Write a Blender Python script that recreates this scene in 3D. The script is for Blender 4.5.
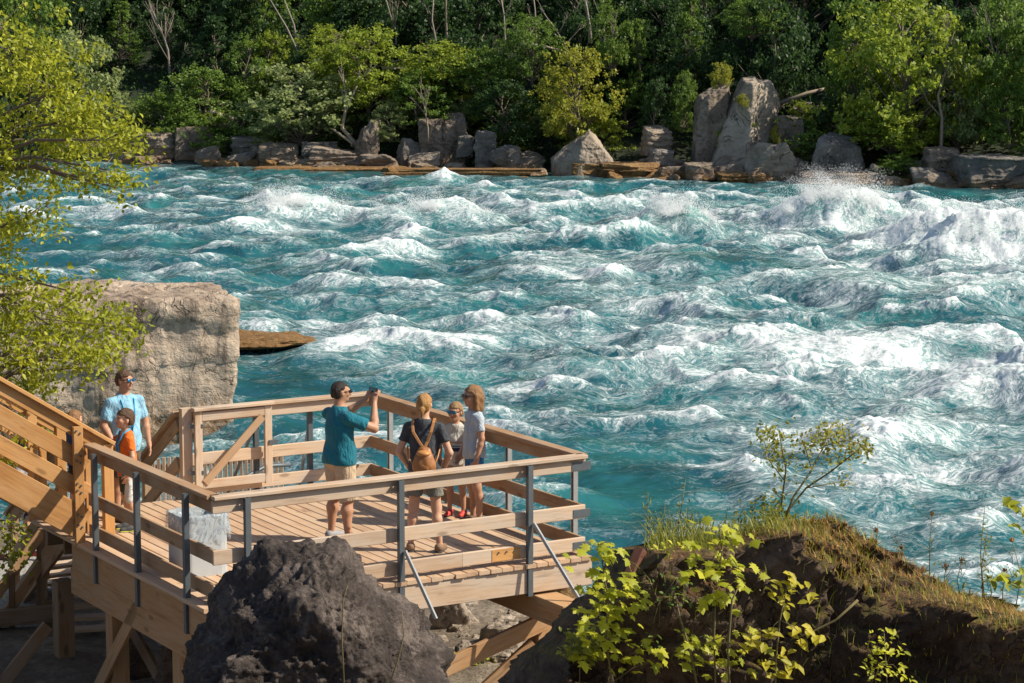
import bpy, bmesh, math, random
import numpy as np
from math import sin, cos, tan, radians, pi, sqrt, atan2
from mathutils import Vector, Matrix

for o in list(bpy.data.objects):
    bpy.data.objects.remove(o)
C = bpy.context.scene
COL = C.collection

# ---------------------------------------------------------------- camera
FPX, PITCH, CAMZ = 2436.0, radians(8.0), 6.06
cam_d = bpy.data.cameras.new('camera')
cam = bpy.data.objects.new('camera', cam_d)
COL.objects.link(cam)
cam.location = (0, 0, CAMZ)
cam.rotation_euler = (radians(90) - PITCH, 0, 0)
cam_d.sensor_width = 36.0
cam_d.lens = 36.0 * FPX / 1024.0
cam_d.clip_start = 0.5
cam_d.clip_end = 2000
C.camera = cam

# ---------------------------------------------------------------- light
SUN_AZ = radians(-7.0)        # direction towards the sun, from +X turning to +Y
SUN_EL = radians(42.0)
sun_dir = Vector((cos(SUN_AZ) * cos(SUN_EL), sin(SUN_AZ) * cos(SUN_EL), sin(SUN_EL)))
w = bpy.data.worlds.new('World')
C.world = w
w.use_nodes = True
nt = w.node_tree
bg = nt.nodes['Background']
sky = nt.nodes.new('ShaderNodeTexSky')
sky.sky_type = 'NISHITA'
sky.sun_disc = False
sky.sun_elevation = SUN_EL
sky.sun_rotation = radians(90) - SUN_AZ
sky.air_density = 1.0
sky.dust_density = 1.0
nt.links.new(sky.outputs[0], bg.inputs[0])
bg.inputs[1].default_value = 0.085
sd = bpy.data.lights.new('sun', 'SUN')
sd.energy = 4.6
sd.angle = radians(0.5)
sd.color = (1.0, 0.90, 0.74)
so = bpy.data.objects.new('sun', sd)
COL.objects.link(so)
so.rotation_euler = sun_dir.to_track_quat('Z', 'Y').to_euler()
so.location = (60, -10, 60)
C.view_settings.view_transform = 'Standard'
C.view_settings.look = 'None'
C.view_settings.exposure = 0.58
C.view_settings.gamma = 1.0
C.render.film_transparent = False
C.cycles.max_bounces = 6
C.cycles.transparent_max_bounces = 6
C.cycles.use_denoising = True

# ---------------------------------------------------------------- helpers: pixel rays and deck frame
def ray(px, py):
    dx = (px - 512) / FPX
    dz = (341.5 - py) / FPX
    return Vector((dx, cos(PITCH) + dz * sin(PITCH), -sin(PITCH) + dz * cos(PITCH)))
def PZ(px, py, z):
    d = ray(px, py)
    t = (z - CAMZ) / d.z
    return Vector((d.x * t, d.y * t, z))
def PY(px, py, y):
    d = ray(px, py)
    t = y / d.y
    return Vector((d.x * t, y, CAMZ + d.z * t))
FR = PZ(583, 456, 1.07)
AL = radians(211.0)
UX, UY = cos(AL), sin(AL)
VX, VY = UY, -UX          # towards the river
def D(u, v, z=0.0):
    return Vector((FR.x + u * UX + v * VX, FR.y + u * UY + v * VY, z))
WATER = -4.0
def shore(x):
    return 142.0 - 0.40 * x

# ---------------------------------------------------------------- numpy noise
def _hash(ix, iy, iz, seed):
    h = (ix * 374761393 + iy * 668265263 + iz * 1274126177 + seed * 974634777) & 0xFFFFFFFF
    h = ((h ^ (h >> 13)) * 1274126177) & 0xFFFFFFFF
    h = h ^ (h >> 16)
    return (h & 0xFFFFFF) / float(0xFFFFFF)
def vnoise(p, seed=0):
    p = np.asarray(p, dtype=np.float64)
    i = np.floor(p).astype(np.int64)
    f = p - i
    f = f * f * f * (f * (f * 6 - 15) + 10)
    r = 0
    for dx in (0, 1):
        wx = f[..., 0] if dx else 1 - f[..., 0]
        for dy in (0, 1):
            wy = f[..., 1] if dy else 1 - f[..., 1]
            for dz in (0, 1):
                wz = f[..., 2] if dz else 1 - f[..., 2]
                r = r + wx * wy * wz * _hash(i[..., 0] + dx, i[..., 1] + dy, i[..., 2] + dz, seed)
    return r * 2 - 1
def fbm(p, octv=4, seed=0, gain=0.5, lac=2.03, ridged=False):
    p = np.asarray(p, dtype=np.float64)
    a, s, r = 1.0, 1.0, 0
    for k in range(octv):
        n = vnoise(p * s + 17.3 * k, seed + k)
        if ridged:
            n = 1 - 2 * np.abs(n)
        r = r + a * n
        a *= gain
        s *= lac
    return r

# ---------------------------------------------------------------- objects
def tag(o, label=None, cat=None, group=None, kind=None):
    if label: o['label'] = label
    if cat: o['category'] = cat
    if group: o['group'] = group
    if kind: o['kind'] = kind
    return o
def thing(name, label, cat, loc=(0, 0, 0), rz=0.0, group=None):
    o = bpy.data.objects.new(name, None)
    COL.objects.link(o)
    o.location = loc
    o.rotation_euler = (0, 0, rz)
    o.empty_display_size = 0.2
    return tag(o, label, cat, group)
def link_mesh(name, me, parent=None, keep=True):
    o = bpy.data.objects.new(name, me)
    COL.objects.link(o)
    if parent is not None:
        o.parent = parent
        if keep:   # mesh given in world coordinates
            l, r = parent.location, parent.rotation_euler.z
            o.matrix_parent_inverse = (Matrix.Translation(l) @ Matrix.Rotation(r, 4, 'Z')).inverted()
    return o
def np_mesh(name, v, f, mats=(), smooth=True, attrs=None, fmat=None):
    """v (n,3) array; f (m,k) array or list of arrays of different k."""
    me = bpy.data.meshes.new(name)
    v = np.asarray(v, dtype=np.float32)
    fs = f if isinstance(f, list) else [f]
    fs = [np.asarray(a, dtype=np.int32) for a in fs if len(a)]
    nl = sum(a.size for a in fs)
    nf = sum(len(a) for a in fs)
    me.vertices.add(len(v))
    me.vertices.foreach_set('co', v.ravel())
    me.loops.add(nl)
    me.loops.foreach_set('vertex_index', np.concatenate([a.ravel() for a in fs]))
    me.polygons.add(nf)
    tot = np.concatenate([np.full(len(a), a.shape[1], dtype=np.int32) for a in fs])
    st = np.concatenate([[0], np.cumsum(tot)[:-1]]).astype(np.int32)
    me.polygons.foreach_set('loop_start', st)
    me.polygons.foreach_set('loop_total', tot)
    if smooth:
        me.polygons.foreach_set('use_smooth', np.ones(nf, dtype=bool))
    for m in (mats if isinstance(mats, (list, tuple)) else [mats]):
        me.materials.append(m)
    if fmat is not None:
        me.polygons.foreach_set('material_index', np.asarray(fmat, dtype=np.int32))
    for k, a in (attrs or {}).items():
        a = np.asarray(a, dtype=np.float32)
        if a.ndim == 2:
            at = me.attributes.new(k, 'FLOAT_VECTOR', 'POINT')
            at.data.foreach_set('vector', a.ravel())
        else:
            at = me.attributes.new(k, 'FLOAT', 'POINT')
            at.data.foreach_set('value', a)
    me.update(calc_edges=True)
    me.validate()
    return me

RNG = random.Random(7)
class MB:
    """collects beams, boxes and tubes and builds them as one mesh"""
    def __init__(s):
        s.v, s.f, s.g, s.t, s.sm = [], [], [], [], []
    def beam(s, p0, p1, wd, ht, up=(0, 0, 1), roll=0.0, bev=0.006, tone=None):
        """box from p0 to p1, wd across, ht along 'up'; slightly chamfered long edges"""
        p0, p1 = Vector(p0), Vector(p1)
        ax = (p1 - p0)
        L = ax.length
        ax.normalize()
        up = Vector(up)
        sd = ax.cross(up)
        if sd.length < 1e-4:
            sd = ax.cross(Vector((1, 0, 0)))
        sd.normalize()
        up = sd.cross(ax)
        b = min(bev, wd * .2, ht * .2)
        prof = [(-wd/2 + b, -ht/2), (wd/2 - b, -ht/2), (wd/2, -ht/2 + b), (wd/2, ht/2 - b), (wd/2 - b, ht/2), (-wd/2 + b, ht/2), (-wd/2, ht/2 - b), (-wd/2, -ht/2 + b)]
        n0 = len(s.v)
        off = Vector((RNG.uniform(0, 50), RNG.uniform(0, 50), RNG.uniform(0, 50)))
        tn = RNG.random() if tone is None else tone
        for l, p in ((0, p0), (L, p1)):
            for a, c in prof:
                s.v.append(p + sd * a + up * c)
                s.g.append(Vector((l, a, c)) + off)
                s.t.append(tn)
        for k in range(8):
            k2 = (k + 1) % 8
            s.f.append((n0 + k, n0 + k2, n0 + 8 + k2, n0 + 8 + k)); s.sm.append(False)
        s.f.append(tuple(n0 + k for k in range(7, -1, -1))); s.sm.append(False)
        s.f.append(tuple(n0 + 8 + k for k in range(8))); s.sm.append(False)
        return s
    def tube(s, pts, rad, n=6, cap=True):
        pts = [Vector(p) for p in pts]
        if not hasattr(rad, '__len__'):
            rad = [rad] * len(pts)
        n0 = len(s.v)
        ref = None
        off = Vector((RNG.uniform(0, 50), RNG.uniform(0, 50), 0))
        tn = RNG.random()
        l = 0
        for i, p in enumerate(pts):
            a = pts[min(i + 1, len(pts) - 1)] - pts[max(i - 1, 0)]
            if a.length < 1e-9: a = Vector((0, 0, 1))
            a.normalize()
            if ref is None:
                ref = a.orthogonal().normalized()
            ref = (ref - a * ref.dot(a))
            if ref.length < 1e-6: ref = a.orthogonal()
            ref.normalize()
            bi = a.cross(ref)
            if i: l += (p - pts[i-1]).length
            for k in range(n):
                th = 2 * pi * k / n
                s.v.append(p + (ref * cos(th) + bi * sin(th)) * rad[i])
                s.g.append(Vector((l, rad[i] * cos(th), rad[i] * sin(th))) + off)
                s.t.append(tn)
        for i in range(len(pts) - 1):
            for k in range(n):
                k2 = (k + 1) % n
                s.f.append((n0 + i*n + k, n0 + i*n + k2, n0 + (i+1)*n + k2, n0 + (i+1)*n + k)); s.sm.append(True)
        if cap:
            s.f.append(tuple(n0 + k for k in range(n - 1, -1, -1))); s.sm.append(False)
            m = n0 + (len(pts) - 1) * n
            s.f.append(tuple(m + k for k in range(n))); s.sm.append(False)
        return s
    def poly(s, pts, tone=.5):
        n0 = len(s.v)
        for p in pts:
            s.v.append(Vector(p)); s.g.append(Vector(p)); s.t.append(tone)
        s.f.append(tuple(range(n0, n0 + len(pts)))); s.sm.append(False)
        return s
    def build(s, name, mat, parent=None, keep=True):
        me = bpy.data.meshes.new(name)
        me.from_pydata(s.v, [], s.f)
        me.polygons.foreach_set('use_smooth', s.sm)
        at = me.attributes.new('grain', 'FLOAT_VECTOR', 'POINT')
        at.data.foreach_set('vector', np.array([tuple(g) for g in s.g], dtype=np.float32).ravel())
        at = me.attributes.new('tone', 'FLOAT', 'POINT')
        at.data.foreach_set('value', np.array(s.t, dtype=np.float32))
        me.materials.append(mat)
        return link_mesh(name, me, parent, keep)

def copy_tree(o, parent=None):
    c = o.copy()
    COL.objects.link(c)
    if parent is not None:
        c.parent = parent
    for ch in [x for x in bpy.data.objects if x.parent == o]:
        copy_tree(ch, c)
    return c

# ---------------------------------------------------------------- materials
class NT:
    def __init__(s, name):
        s.m = bpy.data.materials.new(name)
        s.m.use_nodes = True
        s.t = s.m.node_tree
        s.b = s.t.nodes['Principled BSDF']
        s.out = s.t.nodes['Material Output']
    def n(s, typ, **kw):
        x = s.t.nodes.new('ShaderNode' + typ)
        for k, v in kw.items():
            if k.startswith('i_'):
                key = k[2:]
                x.inputs[int(key) if key.isdigit() else key.replace('_', ' ')].default_value = v
            else:
                setattr(x, k, v)
        return x
    def l(s, a, b):
        s.t.links.new(a, b)
    def math(s, op, a, b=None, clamp=False):
        x = s.n('Math', operation=op)
        x.use_clamp = clamp
        for i, q in enumerate((a, b)):
            if q is None: continue
            if isinstance(q, (int, float)): x.inputs[i].default_value = q
            else: s.l(q, x.inputs[i])
        return x.outputs[0]
    def noise(s, vec, scale, detail=4, rough=.55, dist=0.0):
        x = s.n('TexNoise')
        x.inputs['Scale'].default_value = scale
        x.inputs['Detail'].default_value = detail
        x.inputs['Roughness'].default_value = rough
        x.inputs['Distortion'].default_value = dist
        if vec is not None: s.l(vec, x.inputs['Vector'])
        return x.outputs['Fac']
    def ramp(s, fac, stops):
        x = s.n('ValToRGB')
        e = x.color_ramp.elements
        while len(e) < len(stops): e.new(0.5)
        for el, (p, c) in zip(e, stops):
            el.position = p
            el.color = (*c, 1) if len(c) == 3 else c
        s.l(fac, x.inputs[0])
        return x.outputs[0]
    def mix(s, fac, a, b, typ='MIX'):
        x = s.n('Mix', data_type='RGBA', blend_type=typ)
        for i, q in ((0, fac), (6, a), (7, b)):
            if isinstance(q, (int, float)): x.inputs[i].default_value = q
            elif isinstance(q, (tuple, list)): x.inputs[i].default_value = (*q, 1)
            else: s.l(q, x.inputs[i])
        return x.outputs[2]
    def mapr(s, v, a, b, c=0., d=1., smooth=True):
        x = s.n('MapRange')
        x.interpolation_type = 'SMOOTHSTEP' if smooth else 'LINEAR'
        s.l(v, x.inputs[0])
        for i, q in enumerate((a, b, c, d)): x.inputs[i + 1].default_value = q
        return x.outputs[0]
    def obj(s, scale=(1, 1, 1)):
        tc = s.n('TexCoord')
        mp = s.n('Mapping')
        mp.inputs['Scale'].default_value = scale
        s.l(tc.outputs['Object'], mp.inputs[0])
        return mp.outputs[0]
    def world(s, scale=(1, 1, 1)):
        g = s.n('NewGeometry')
        mp = s.n('Mapping')
        mp.inputs['Scale'].default_value = scale
        s.l(g.outputs['Position'], mp.inputs[0])
        return mp.outputs[0]
    def attr(s, name, out='Vector'):
        a = s.n('Attribute', attribute_name=name)
        return a.outputs[out]
    def bump(s, h, strength=.5, dist=.02):
        b = s.n('Bump')
        b.inputs['Strength'].default_value = strength
        b.inputs['Distance'].default_value = dist
        s.l(h, b.inputs['Height'])
        s.l(b.outputs[0], s.b.inputs['Normal'])
        return b
    def set(s, base=None, rough=None, **kw):
        if base is not None:
            if isinstance(base, (tuple, list)): s.b.inputs['Base Color'].default_value = (*base, 1)
            else: s.l(base, s.b.inputs['Base Color'])
        if rough is not None:
            if isinstance(rough, (int, float)): s.b.inputs['Roughness'].default_value = rough
            else: s.l(rough, s.b.inputs['Roughness'])
        for k, v in kw.items():
            s.b.inputs[k.replace('_', ' ')].default_value = v
        return s.m

def wood(name, dark, light, grey=None, greyamt=0.0, rough=.75):
    n = NT(name)
    g = n.attr('grain')
    mp = n.n('Mapping'); mp.inputs['Scale'].default_value = (2.2, 38, 38); n.l(g, mp.inputs[0])
    mp2 = n.n('Mapping'); mp2.inputs['Scale'].default_value = (1.6, 6, 6); n.l(g, mp2.inputs[0])
    fine = n.noise(mp.outputs[0], 1.0, 5, .6, .3)
    big = n.noise(mp2.outputs[0], 1.0, 4, .6)
    t = n.attr('tone', 'Fac')
    v = n.math('ADD', n.math('MULTIPLY', fine, .7), n.math('MULTIPLY', t, .38))
    v = n.math('ADD', v, n.math('MULTIPLY', big, .62))
    col = n.ramp(n.math('MULTIPLY', v, .72), [(.30, dark), (.85, light)])
    if grey:
        col = n.mix(n.math('MULTIPLY', n.mapr(big, .35, .68), greyamt), col, grey)
    # weather stains along the board
    mp4 = n.n('Mapping'); mp4.inputs['Scale'].default_value = (.9, 3, 14); n.l(g, mp4.inputs[0])
    sn = n.noise(mp4.outputs[0], 1.0, 6, .7, .4)
    col = n.mix(n.math('MULTIPLY', n.mapr(sn, .54, .72), .55), col, tuple(c * .5 for c in dark))
    col = n.mix(n.math('MULTIPLY', n.mapr(fine, .60, .72), .5), col, tuple(c * .6 for c in dark))
    # knots
    vo = n.n('TexVoronoi'); vo.inputs['Scale'].default_value = 1.0
    mp3 = n.n('Mapping'); mp3.inputs['Scale'].default_value = (2.0, 5.5, 5.5); n.l(g, mp3.inputs[0]); n.l(mp3.outputs[0], vo.inputs['Vector'])
    kn = n.mapr(vo.outputs['Distance'], .08, .2, 1, 0)
    col = n.mix(n.math('MULTIPLY', kn, .55), col, tuple(c * .45 for c in dark))
    n.bump(fine, .35, .006)
    return n.set(col, rough, Specular_IOR_Level=.25)
M = {}
M['wood_new'] = wood('fresh_wood', (.29, .13, .040), (.68, .37, .135), (.40, .27, .15), .35)
M['wood_mid'] = wood('tan_wood', (.25, .125, .052), (.56, .335, .165), (.36, .27, .18), .45)
M['wood_rail'] = wood('weathered_wood', (.30, .195, .125), (.66, .49, .34), (.46, .395, .33), .75)
M['wood_rail2'] = wood('brown_wood', (.22, .12, .06), (.46, .285, .155), (.36, .29, .22), .5)
M['wood_deck'] = wood('deck_wood', (.33, .20, .12), (.62, .43, .275), (.46, .36, .27), .5)
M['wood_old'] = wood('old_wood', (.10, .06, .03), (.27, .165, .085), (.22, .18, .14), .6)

def simple(name, c, rough=.6, var=.25, scale=30, bump=0.0, **kw):
    n = NT(name)
    o = n.obj()
    f = n.noise(o, scale, 4)
    col = n.mix(f, tuple(x * (1 - var) for x in c), tuple(min(1, x * (1 + var)) for x in c))
    if bump: n.bump(f, bump, .01)
    return n.set(col, rough, **kw)
M['steel'] = simple('galvanised_steel', (.11, .13, .145), .5, .25, 14, Metallic=.35)
M['steel_light'] = simple('galvanised_brace', (.42, .44, .45), .42, .2, 14, Metallic=.5)

def rock_mat(name, dark, mid, light, scale=1.0, cracks=.6, bump=.6, wet=None, strata=0.0, moss=0.0, streak=0.0, soil=None):
    n = NT(name)
    p = n.world((scale, scale, scale))
    big = n.noise(p, .55, 6, .62, .4)
    fin = n.noise(p, 5.0, 7, .68)
    v = n.math('ADD', n.math('MULTIPLY', big, .62), n.math('MULTIPLY', fin, .42))
    col = n.ramp(v, [(.32, dark), (.52, mid), (.72, light)])
    ps = n.world((scale * .5, scale * .5, scale * 3.0))
    st = n.noise(ps, 1.3, 6, .7, .6)
    if strata:
        col = n.mix(n.math('MULTIPLY', n.mapr(st, .5, .68), strata), col, dark)
    nn = n.n('TexNoise'); nn.inputs['Scale'].default_value = 1.6; nn.inputs['Detail'].default_value = 5; n.l(p, nn.inputs['Vector'])
    va = n.n('VectorMath', operation='ADD'); n.l(p, va.inputs[0])
    vs = n.n('VectorMath', operation='SCALE'); n.l(nn.outputs['Color'], vs.inputs[0]); vs.inputs['Scale'].default_value = .9
    n.l(vs.outputs[0], va.inputs[1])
    rl = n.math('ABSOLUTE', n.math('SUBTRACT', n.noise(p, 1.0, 4, .55, 1.4), .5))
    ck = n.math('MULTIPLY', n.mapr(rl, .0, .022, 1, 0), n.mapr(n.noise(p, .8, 3), .46, .6))
    ve = n.n('TexVoronoi'); ve.inputs['Scale'].default_value = 2.1; n.l(va.outputs[0], ve.inputs['Vector'])
    col = n.mix(n.math('MULTIPLY', ck, cracks), col, tuple(c * .35 for c in dark))
    if streak:
        sk = n.noise(n.world((scale * 1.6, scale * 1.6, scale * .22)), 1.5, 6, .65, .5)
        col = n.mix(n.math('MULTIPLY', n.mapr(sk, .50, .66), streak), col, tuple(c * .55 for c in dark))
        col = n.mix(n.math('MULTIPLY', n.mapr(sk, .44, .34), streak * .5), col, light)
    if soil:
        gs = n.n('NewGeometry'); ss_ = n.n('SeparateXYZ'); n.l(gs.outputs['Normal'], ss_.inputs[0])
        so_ = n.ramp(n.noise(p, 7, 6, .7), [(.35, tuple(c * .35 for c in soil)), (.55, soil), (.72, tuple(c * 1.7 for c in soil))])
        col = n.mix(n.math('MULTIPLY', n.mapr(ss_.outputs[2], .35, .7), n.mapr(big, .35, .5, .55, 1.0)), col, so_)
    if moss:
        gm = n.n('NewGeometry'); sx = n.n('SeparateXYZ'); n.l(gm.outputs['Normal'], sx.inputs[0])
        mk = n.math('MULTIPLY', n.mapr(sx.outputs[2], .35, .8), n.mapr(n.noise(p, 1.1, 5), .48, .6))
        col = n.mix(n.math('MULTIPLY', mk, moss), col, (.07, .10, .02))
    if wet is not None:   # algae and water stain band just above the river
        g = n.n('NewGeometry'); sx = n.n('SeparateXYZ'); n.l(g.outputs['Position'], sx.inputs[0])
        zz = n.math('ADD', sx.outputs[2], n.math('MULTIPLY', big, -1.6))
        wf = n.math('MULTIPLY', n.mapr(zz, WATER - .8, WATER + .05, 1, 0), n.mapr(fin, .35, .6, .95, .35))
        col = n.mix(wf, col, wet)
    h = n.math('ADD', n.math('MULTIPLY', fin, 1.0), n.math('MULTIPLY', ck, -.5))
    h = n.math('ADD', h, n.math('MULTIPLY', st, .5))
    h = n.math('ADD', h, n.math('MULTIPLY', ve.outputs['Distance'], -.7))
    col = n.mix(n.math('MULTIPLY', n.mapr(fin, .56, .74), .45), col, tuple(c * .4 for c in dark))
    n.bump(h, bump, .12 / scale)
    return n.set(col, .88, Specular_IOR_Level=.25)
M['rock_far'] = rock_mat('shore_rock', (.075, .060, .048), (.22, .175, .135), (.42, .35, .275), .8, .6, .8, (.23, .125, .05), .35)
M['rock_far_grey'] = rock_mat('grey_shore_rock', (.070, .064, .058), (.185, .168, .148), (.37, .335, .29), .8, .6, .8, (.24, .13, .045), .3)
M['rock_ochre'] = rock_mat('ochre_rock', (.085, .048, .022), (.23, .135, .058), (.40, .27, .13), 1.4, .5, 1.0, (.20, .105, .035), .4)
M['rock_boulder'] = rock_mat('pale_boulder', (.13, .108, .085), (.34, .285, .225), (.54, .46, .37), .6, .75, .9, (.26, .15, .06), .25)
M['rock_cliff'] = rock_mat('cliff_rock', (.14, .105, .08), (.42, .33, .25), (.64, .53, .42), 1.1, .5, 1.0, (.20, .12, .06), .3, 0, .75)
M['rock_near'] = rock_mat('dark_limestone', (.014, .011, .010), (.058, .046, .040), (.21, .172, .148), 4.2, .55, 1.0, None, .15)
M['rock_bank'] = rock_mat('bank_rock', (.018, .012, .009), (.082, .056, .040), (.24, .175, .125), 3.0, .5, 1.0, None, .2, .35, 0, (.15, .086, .040))
M['rock_under'] = rock_mat('tan_rock', (.14, .11, .08), (.30, .245, .19), (.46, .39, .31), 2.4, .5, .8)

def leaf_mat(name, c1, c2, trans=.45, tcol=None, tint=.0):
    n = NT(name)
    g = n.n('NewGeometry')
    r = g.outputs['Random Per Island']
    p = n.obj()
    nz = n.noise(p, 1.1, 3)
    v = n.math('ADD', n.math('MULTIPLY', r, .6), n.math('MULTIPLY', nz, .5))
    col = n.ramp(v, [(.2, c1), (.85, c2)])
    n.set(col, .5, Specular_IOR_Level=.35)
    tr = n.n('BsdfTranslucent')
    tc = n.mix(.5, col, tcol or tuple(min(1, c * 1.5) for c in c2), 'MIX')
    n.l(tc, tr.inputs[0])
    ms = n.n('MixShader'); ms.inputs[0].default_value = trans
    n.l(n.b.outputs[0], ms.inputs[1]); n.l(tr.outputs[0], ms.inputs[2]); n.l(ms.outputs[0], n.out.inputs[0])
    return n.m
M['leaf_bright'] = leaf_mat('bright_leaves', (.085, .135, .015), (.36, .43, .05))
M['leaf_mid'] = leaf_mat('green_leaves', (.05, .105, .018), (.20, .30, .05))
M['leaf_grey'] = leaf_mat('grey_green_leaves', (.10, .14, .05), (.34, .40, .15))
M['leaf_yellow'] = leaf_mat('yellow_leaves', (.13, .155, .015), (.40, .40, .05))
M['leaf_dark'] = leaf_mat('dark_leaves', (.015, .042, .014), (.060, .118, .032))  # dark shrubs, and the far forest with its shade put into the colour
M['leaf_near'] = leaf_mat('near_tree_leaves', (.065, .105, .010), (.44, .46, .035), .42)
M['leaf_vine'] = leaf_mat('seedling_leaves', (.24, .29, .018), (.62, .60, .045), .5)
M['leaf_pale'] = leaf_mat('yellow_seedling_leaves', (.30, .30, .02), (.58, .50, .05), .5)
M['leaf_olive'] = leaf_mat('olive_sapling_leaves', (.13, .16, .025), (.36, .34, .06), .45)
M['grass'] = leaf_mat('grass_blades', (.10, .13, .018), (.34, .34, .06), .4)
M['grass_dry'] = leaf_mat('dry_grass', (.24, .13, .04), (.56, .34, .12), .35)
M['bark'] = simple('bark', (.15, .12, .09), .9, .5, 12, .5)
M['bark_pale'] = simple('pale_bark', (.30, .24, .18), .9, .4, 10, .4)
M['bark_dead'] = simple('dead_bark', (.24, .20, .165), .9, .4, 10, .3)
M['stem'] = simple('green_stem', (.16, .13, .05), .8, .4, 20)
# ================================================================ TERRAIN
def ground_z(x, y):
    x = np.asarray(x, float); y = np.asarray(y, float)
    def ss(a, b, t):
        q = np.clip((t - a) / (b - a), 0, 1)
        return q * q * (3 - 2 * q)
    rt = ss(-.5, 3.0, x)          # the bank drops to the river sooner on the right of the platform
    yy = y + rt * 12.0
    z = 4.4 - 6.2 * ss(3, 17, y) - 3.0 * ss(35, 45, yy) - 2.4 * ss(45, 60, yy)
    sh = 142.0 - 0.40 * x
    d = y - sh
    z = z + 2.9 * ss(-9, 0.5, d) + 1.0 * ss(0, 6, d)
    z = z + np.where(d > 4, (d - 4) * 0.40 + np.clip(d - 22, 0, 400) * .35, 0)
    return z
ys = np.concatenate([np.arange(-12, 60, .6), np.arange(60, 128, 4.0), np.arange(128, 200, .9), np.arange(200, 330, 4)])
xs = np.concatenate([np.arange(-150, -45, 5.0), np.arange(-45, 45, .7), np.arange(45, 151, 5.0)])
X, Y = np.meshgrid(xs, ys)
Z = ground_z(X, Y)
P3 = np.stack([X, Y, np.zeros_like(X)], -1)
nz = fbm(P3 * .35, 5, 3)
Z = Z + nz * np.where(Y > 140, .55, .16)
nx_, ny_ = len(xs), len(ys)
idx = np.arange(nx_ * ny_).reshape(ny_, nx_)
fq = np.stack([idx[:-1, :-1], idx[:-1, 1:], idx[1:, 1:], idx[1:, :-1]], -1).reshape(-1, 4)
n = NT('ground')
p = n.world()
nb = n.noise(p, .9, 7, .65, .3)
nf = n.noise(p, 9, 6, .7)
col = n.ramp(n.math('ADD', n.math('MULTIPLY', nb, .6), n.math('MULTIPLY', nf, .4)), [(.33, (.06, .045, .03)), (.5, (.17, .135, .095)), (.62, (.32, .265, .20))])
gx = n.n('SeparateXYZ'); gg = n.n('NewGeometry'); n.l(gg.outputs['Position'], gx.inputs[0])
far = n.mapr(gx.outputs[1], 120, 126)
col = n.mix(far, col, n.ramp(nb, [(.35, (.008, .016, .006)), (.6, (.024, .036, .013)), (.8, (.06, .06, .04))]))
n.bump(n.math('ADD', nf, nb), .8, .1)
n.set(col, .95)
gnd = link_mesh('ground', np_mesh('ground', np.stack([X, Y, Z], -1).reshape(-1, 3), fq, n.m))
tag(gnd, kind='structure')

# lower gravel path
n = NT('gravel')
p = n.world()
vo = n.n('TexVoronoi'); vo.inputs['Scale'].default_value = 26; n.l(p, vo.inputs['Vector'])
col = n.mix(.6, n.ramp(n.noise(p, 30, 4), [(.3, (.22, .205, .185)), (.7, (.46, .44, .40))]), n.ramp(vo.outputs['Distance'], [(0, (.44, .42, .39)), (.7, (.15, .14, .125))]))
n.bump(vo.outputs['Distance'], .6, .02)
n.set(col, .95)
pv, pf = [], []
px_ = np.linspace(-12, -4.1, 40)
for i, x in enumerate(px_):
    c = 31.6 + .25 * sin(x * .7)
    for k, q in enumerate((-2.6, -1.3, 0, 1.2, 2.2)):
        pv.append((x, c + q + .12 * sin(5 * x + k), -1.50 + .02 * sin(3 * x + 2 * k) - (.25 if k in (0, 4) else 0)))
for i in range(39):
    for k in range(4):
        a = i * 5 + k
        pf.append((a, a + 5, a + 6, a + 1))
tag(link_mesh('path', np_mesh('path', pv, np.array(pf), n.m)), kind='structure')

# ================================================================ RIVER
NF, LF = 2048, 128.0
X0, Y0 = -64.0, 28.0
rng = np.random.default_rng(11)
k1 = np.fft.fftfreq(NF, d=LF / NF) * 2 * pi
KX, KY = np.meshgrid(k1, k1)
K = np.sqrt(KX ** 2 + KY ** 2)
K[0, 0] = 1e9
white = np.fft.fft2(rng.standard_normal((NF, NF)))
def spec(lpeak, power, lmin, dirx, spread):
    kp = 2 * pi / lpeak
    dirw = ((KX / K * dirx[0] + KY / K * dirx[1]) ** 2) * (1 - spread) + spread
    a = np.exp(-1.0 * (kp / K) ** 2) * K ** (-power) * np.exp(-(K * lmin / (2 * pi)) ** 2) * np.sqrt(dirw)
    a[0, 0] = 0
    return a
def field(a, std, wn=white):
    hk = wn * a
    h = np.real(np.fft.ifft2(hk))
    return hk * (std / h.std()), h * (std / h.std())
hk1, h1 = field(spec(7.0, 2.6, .24, (.45, .89), .65), .32)
white2 = np.fft.fft2(rng.standard_normal((NF, NF)))
hk2, h2 = field(spec(1.5, 2.0, .12, (.8, .6), .55), .020, white2)
hk = hk1 + hk2
Hh = h1 + h2
K[0, 0] = 1.0
DX = np.real(np.fft.ifft2(-1j * KX / K * hk))
DY = np.real(np.fft.ifft2(-1j * KY / K * hk))
LAM = -.60
Jxx = 1 + LAM * np.real(np.fft.ifft2(KX * KX / K * hk))
Jyy = 1 + LAM * np.real(np.fft.ifft2(KY * KY / K * hk))
Jxy = LAM * np.real(np.fft.ifft2(KX * KY / K * hk))
J = Jxx * Jyy - Jxy ** 2
JH, JL = np.percentile(J, [16, 1.5])
FJ = np.clip((JH - J) / (JH - JL), 0, 1.2)
trail = FJ.copy()
for s_, wt in ((6, .85), (13, .65), (22, .45), (33, .3), (46, .2)):
    trail = np.maximum(trail, wt * np.roll(np.roll(FJ, -s_, 1), s_ // 3, 0))
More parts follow.
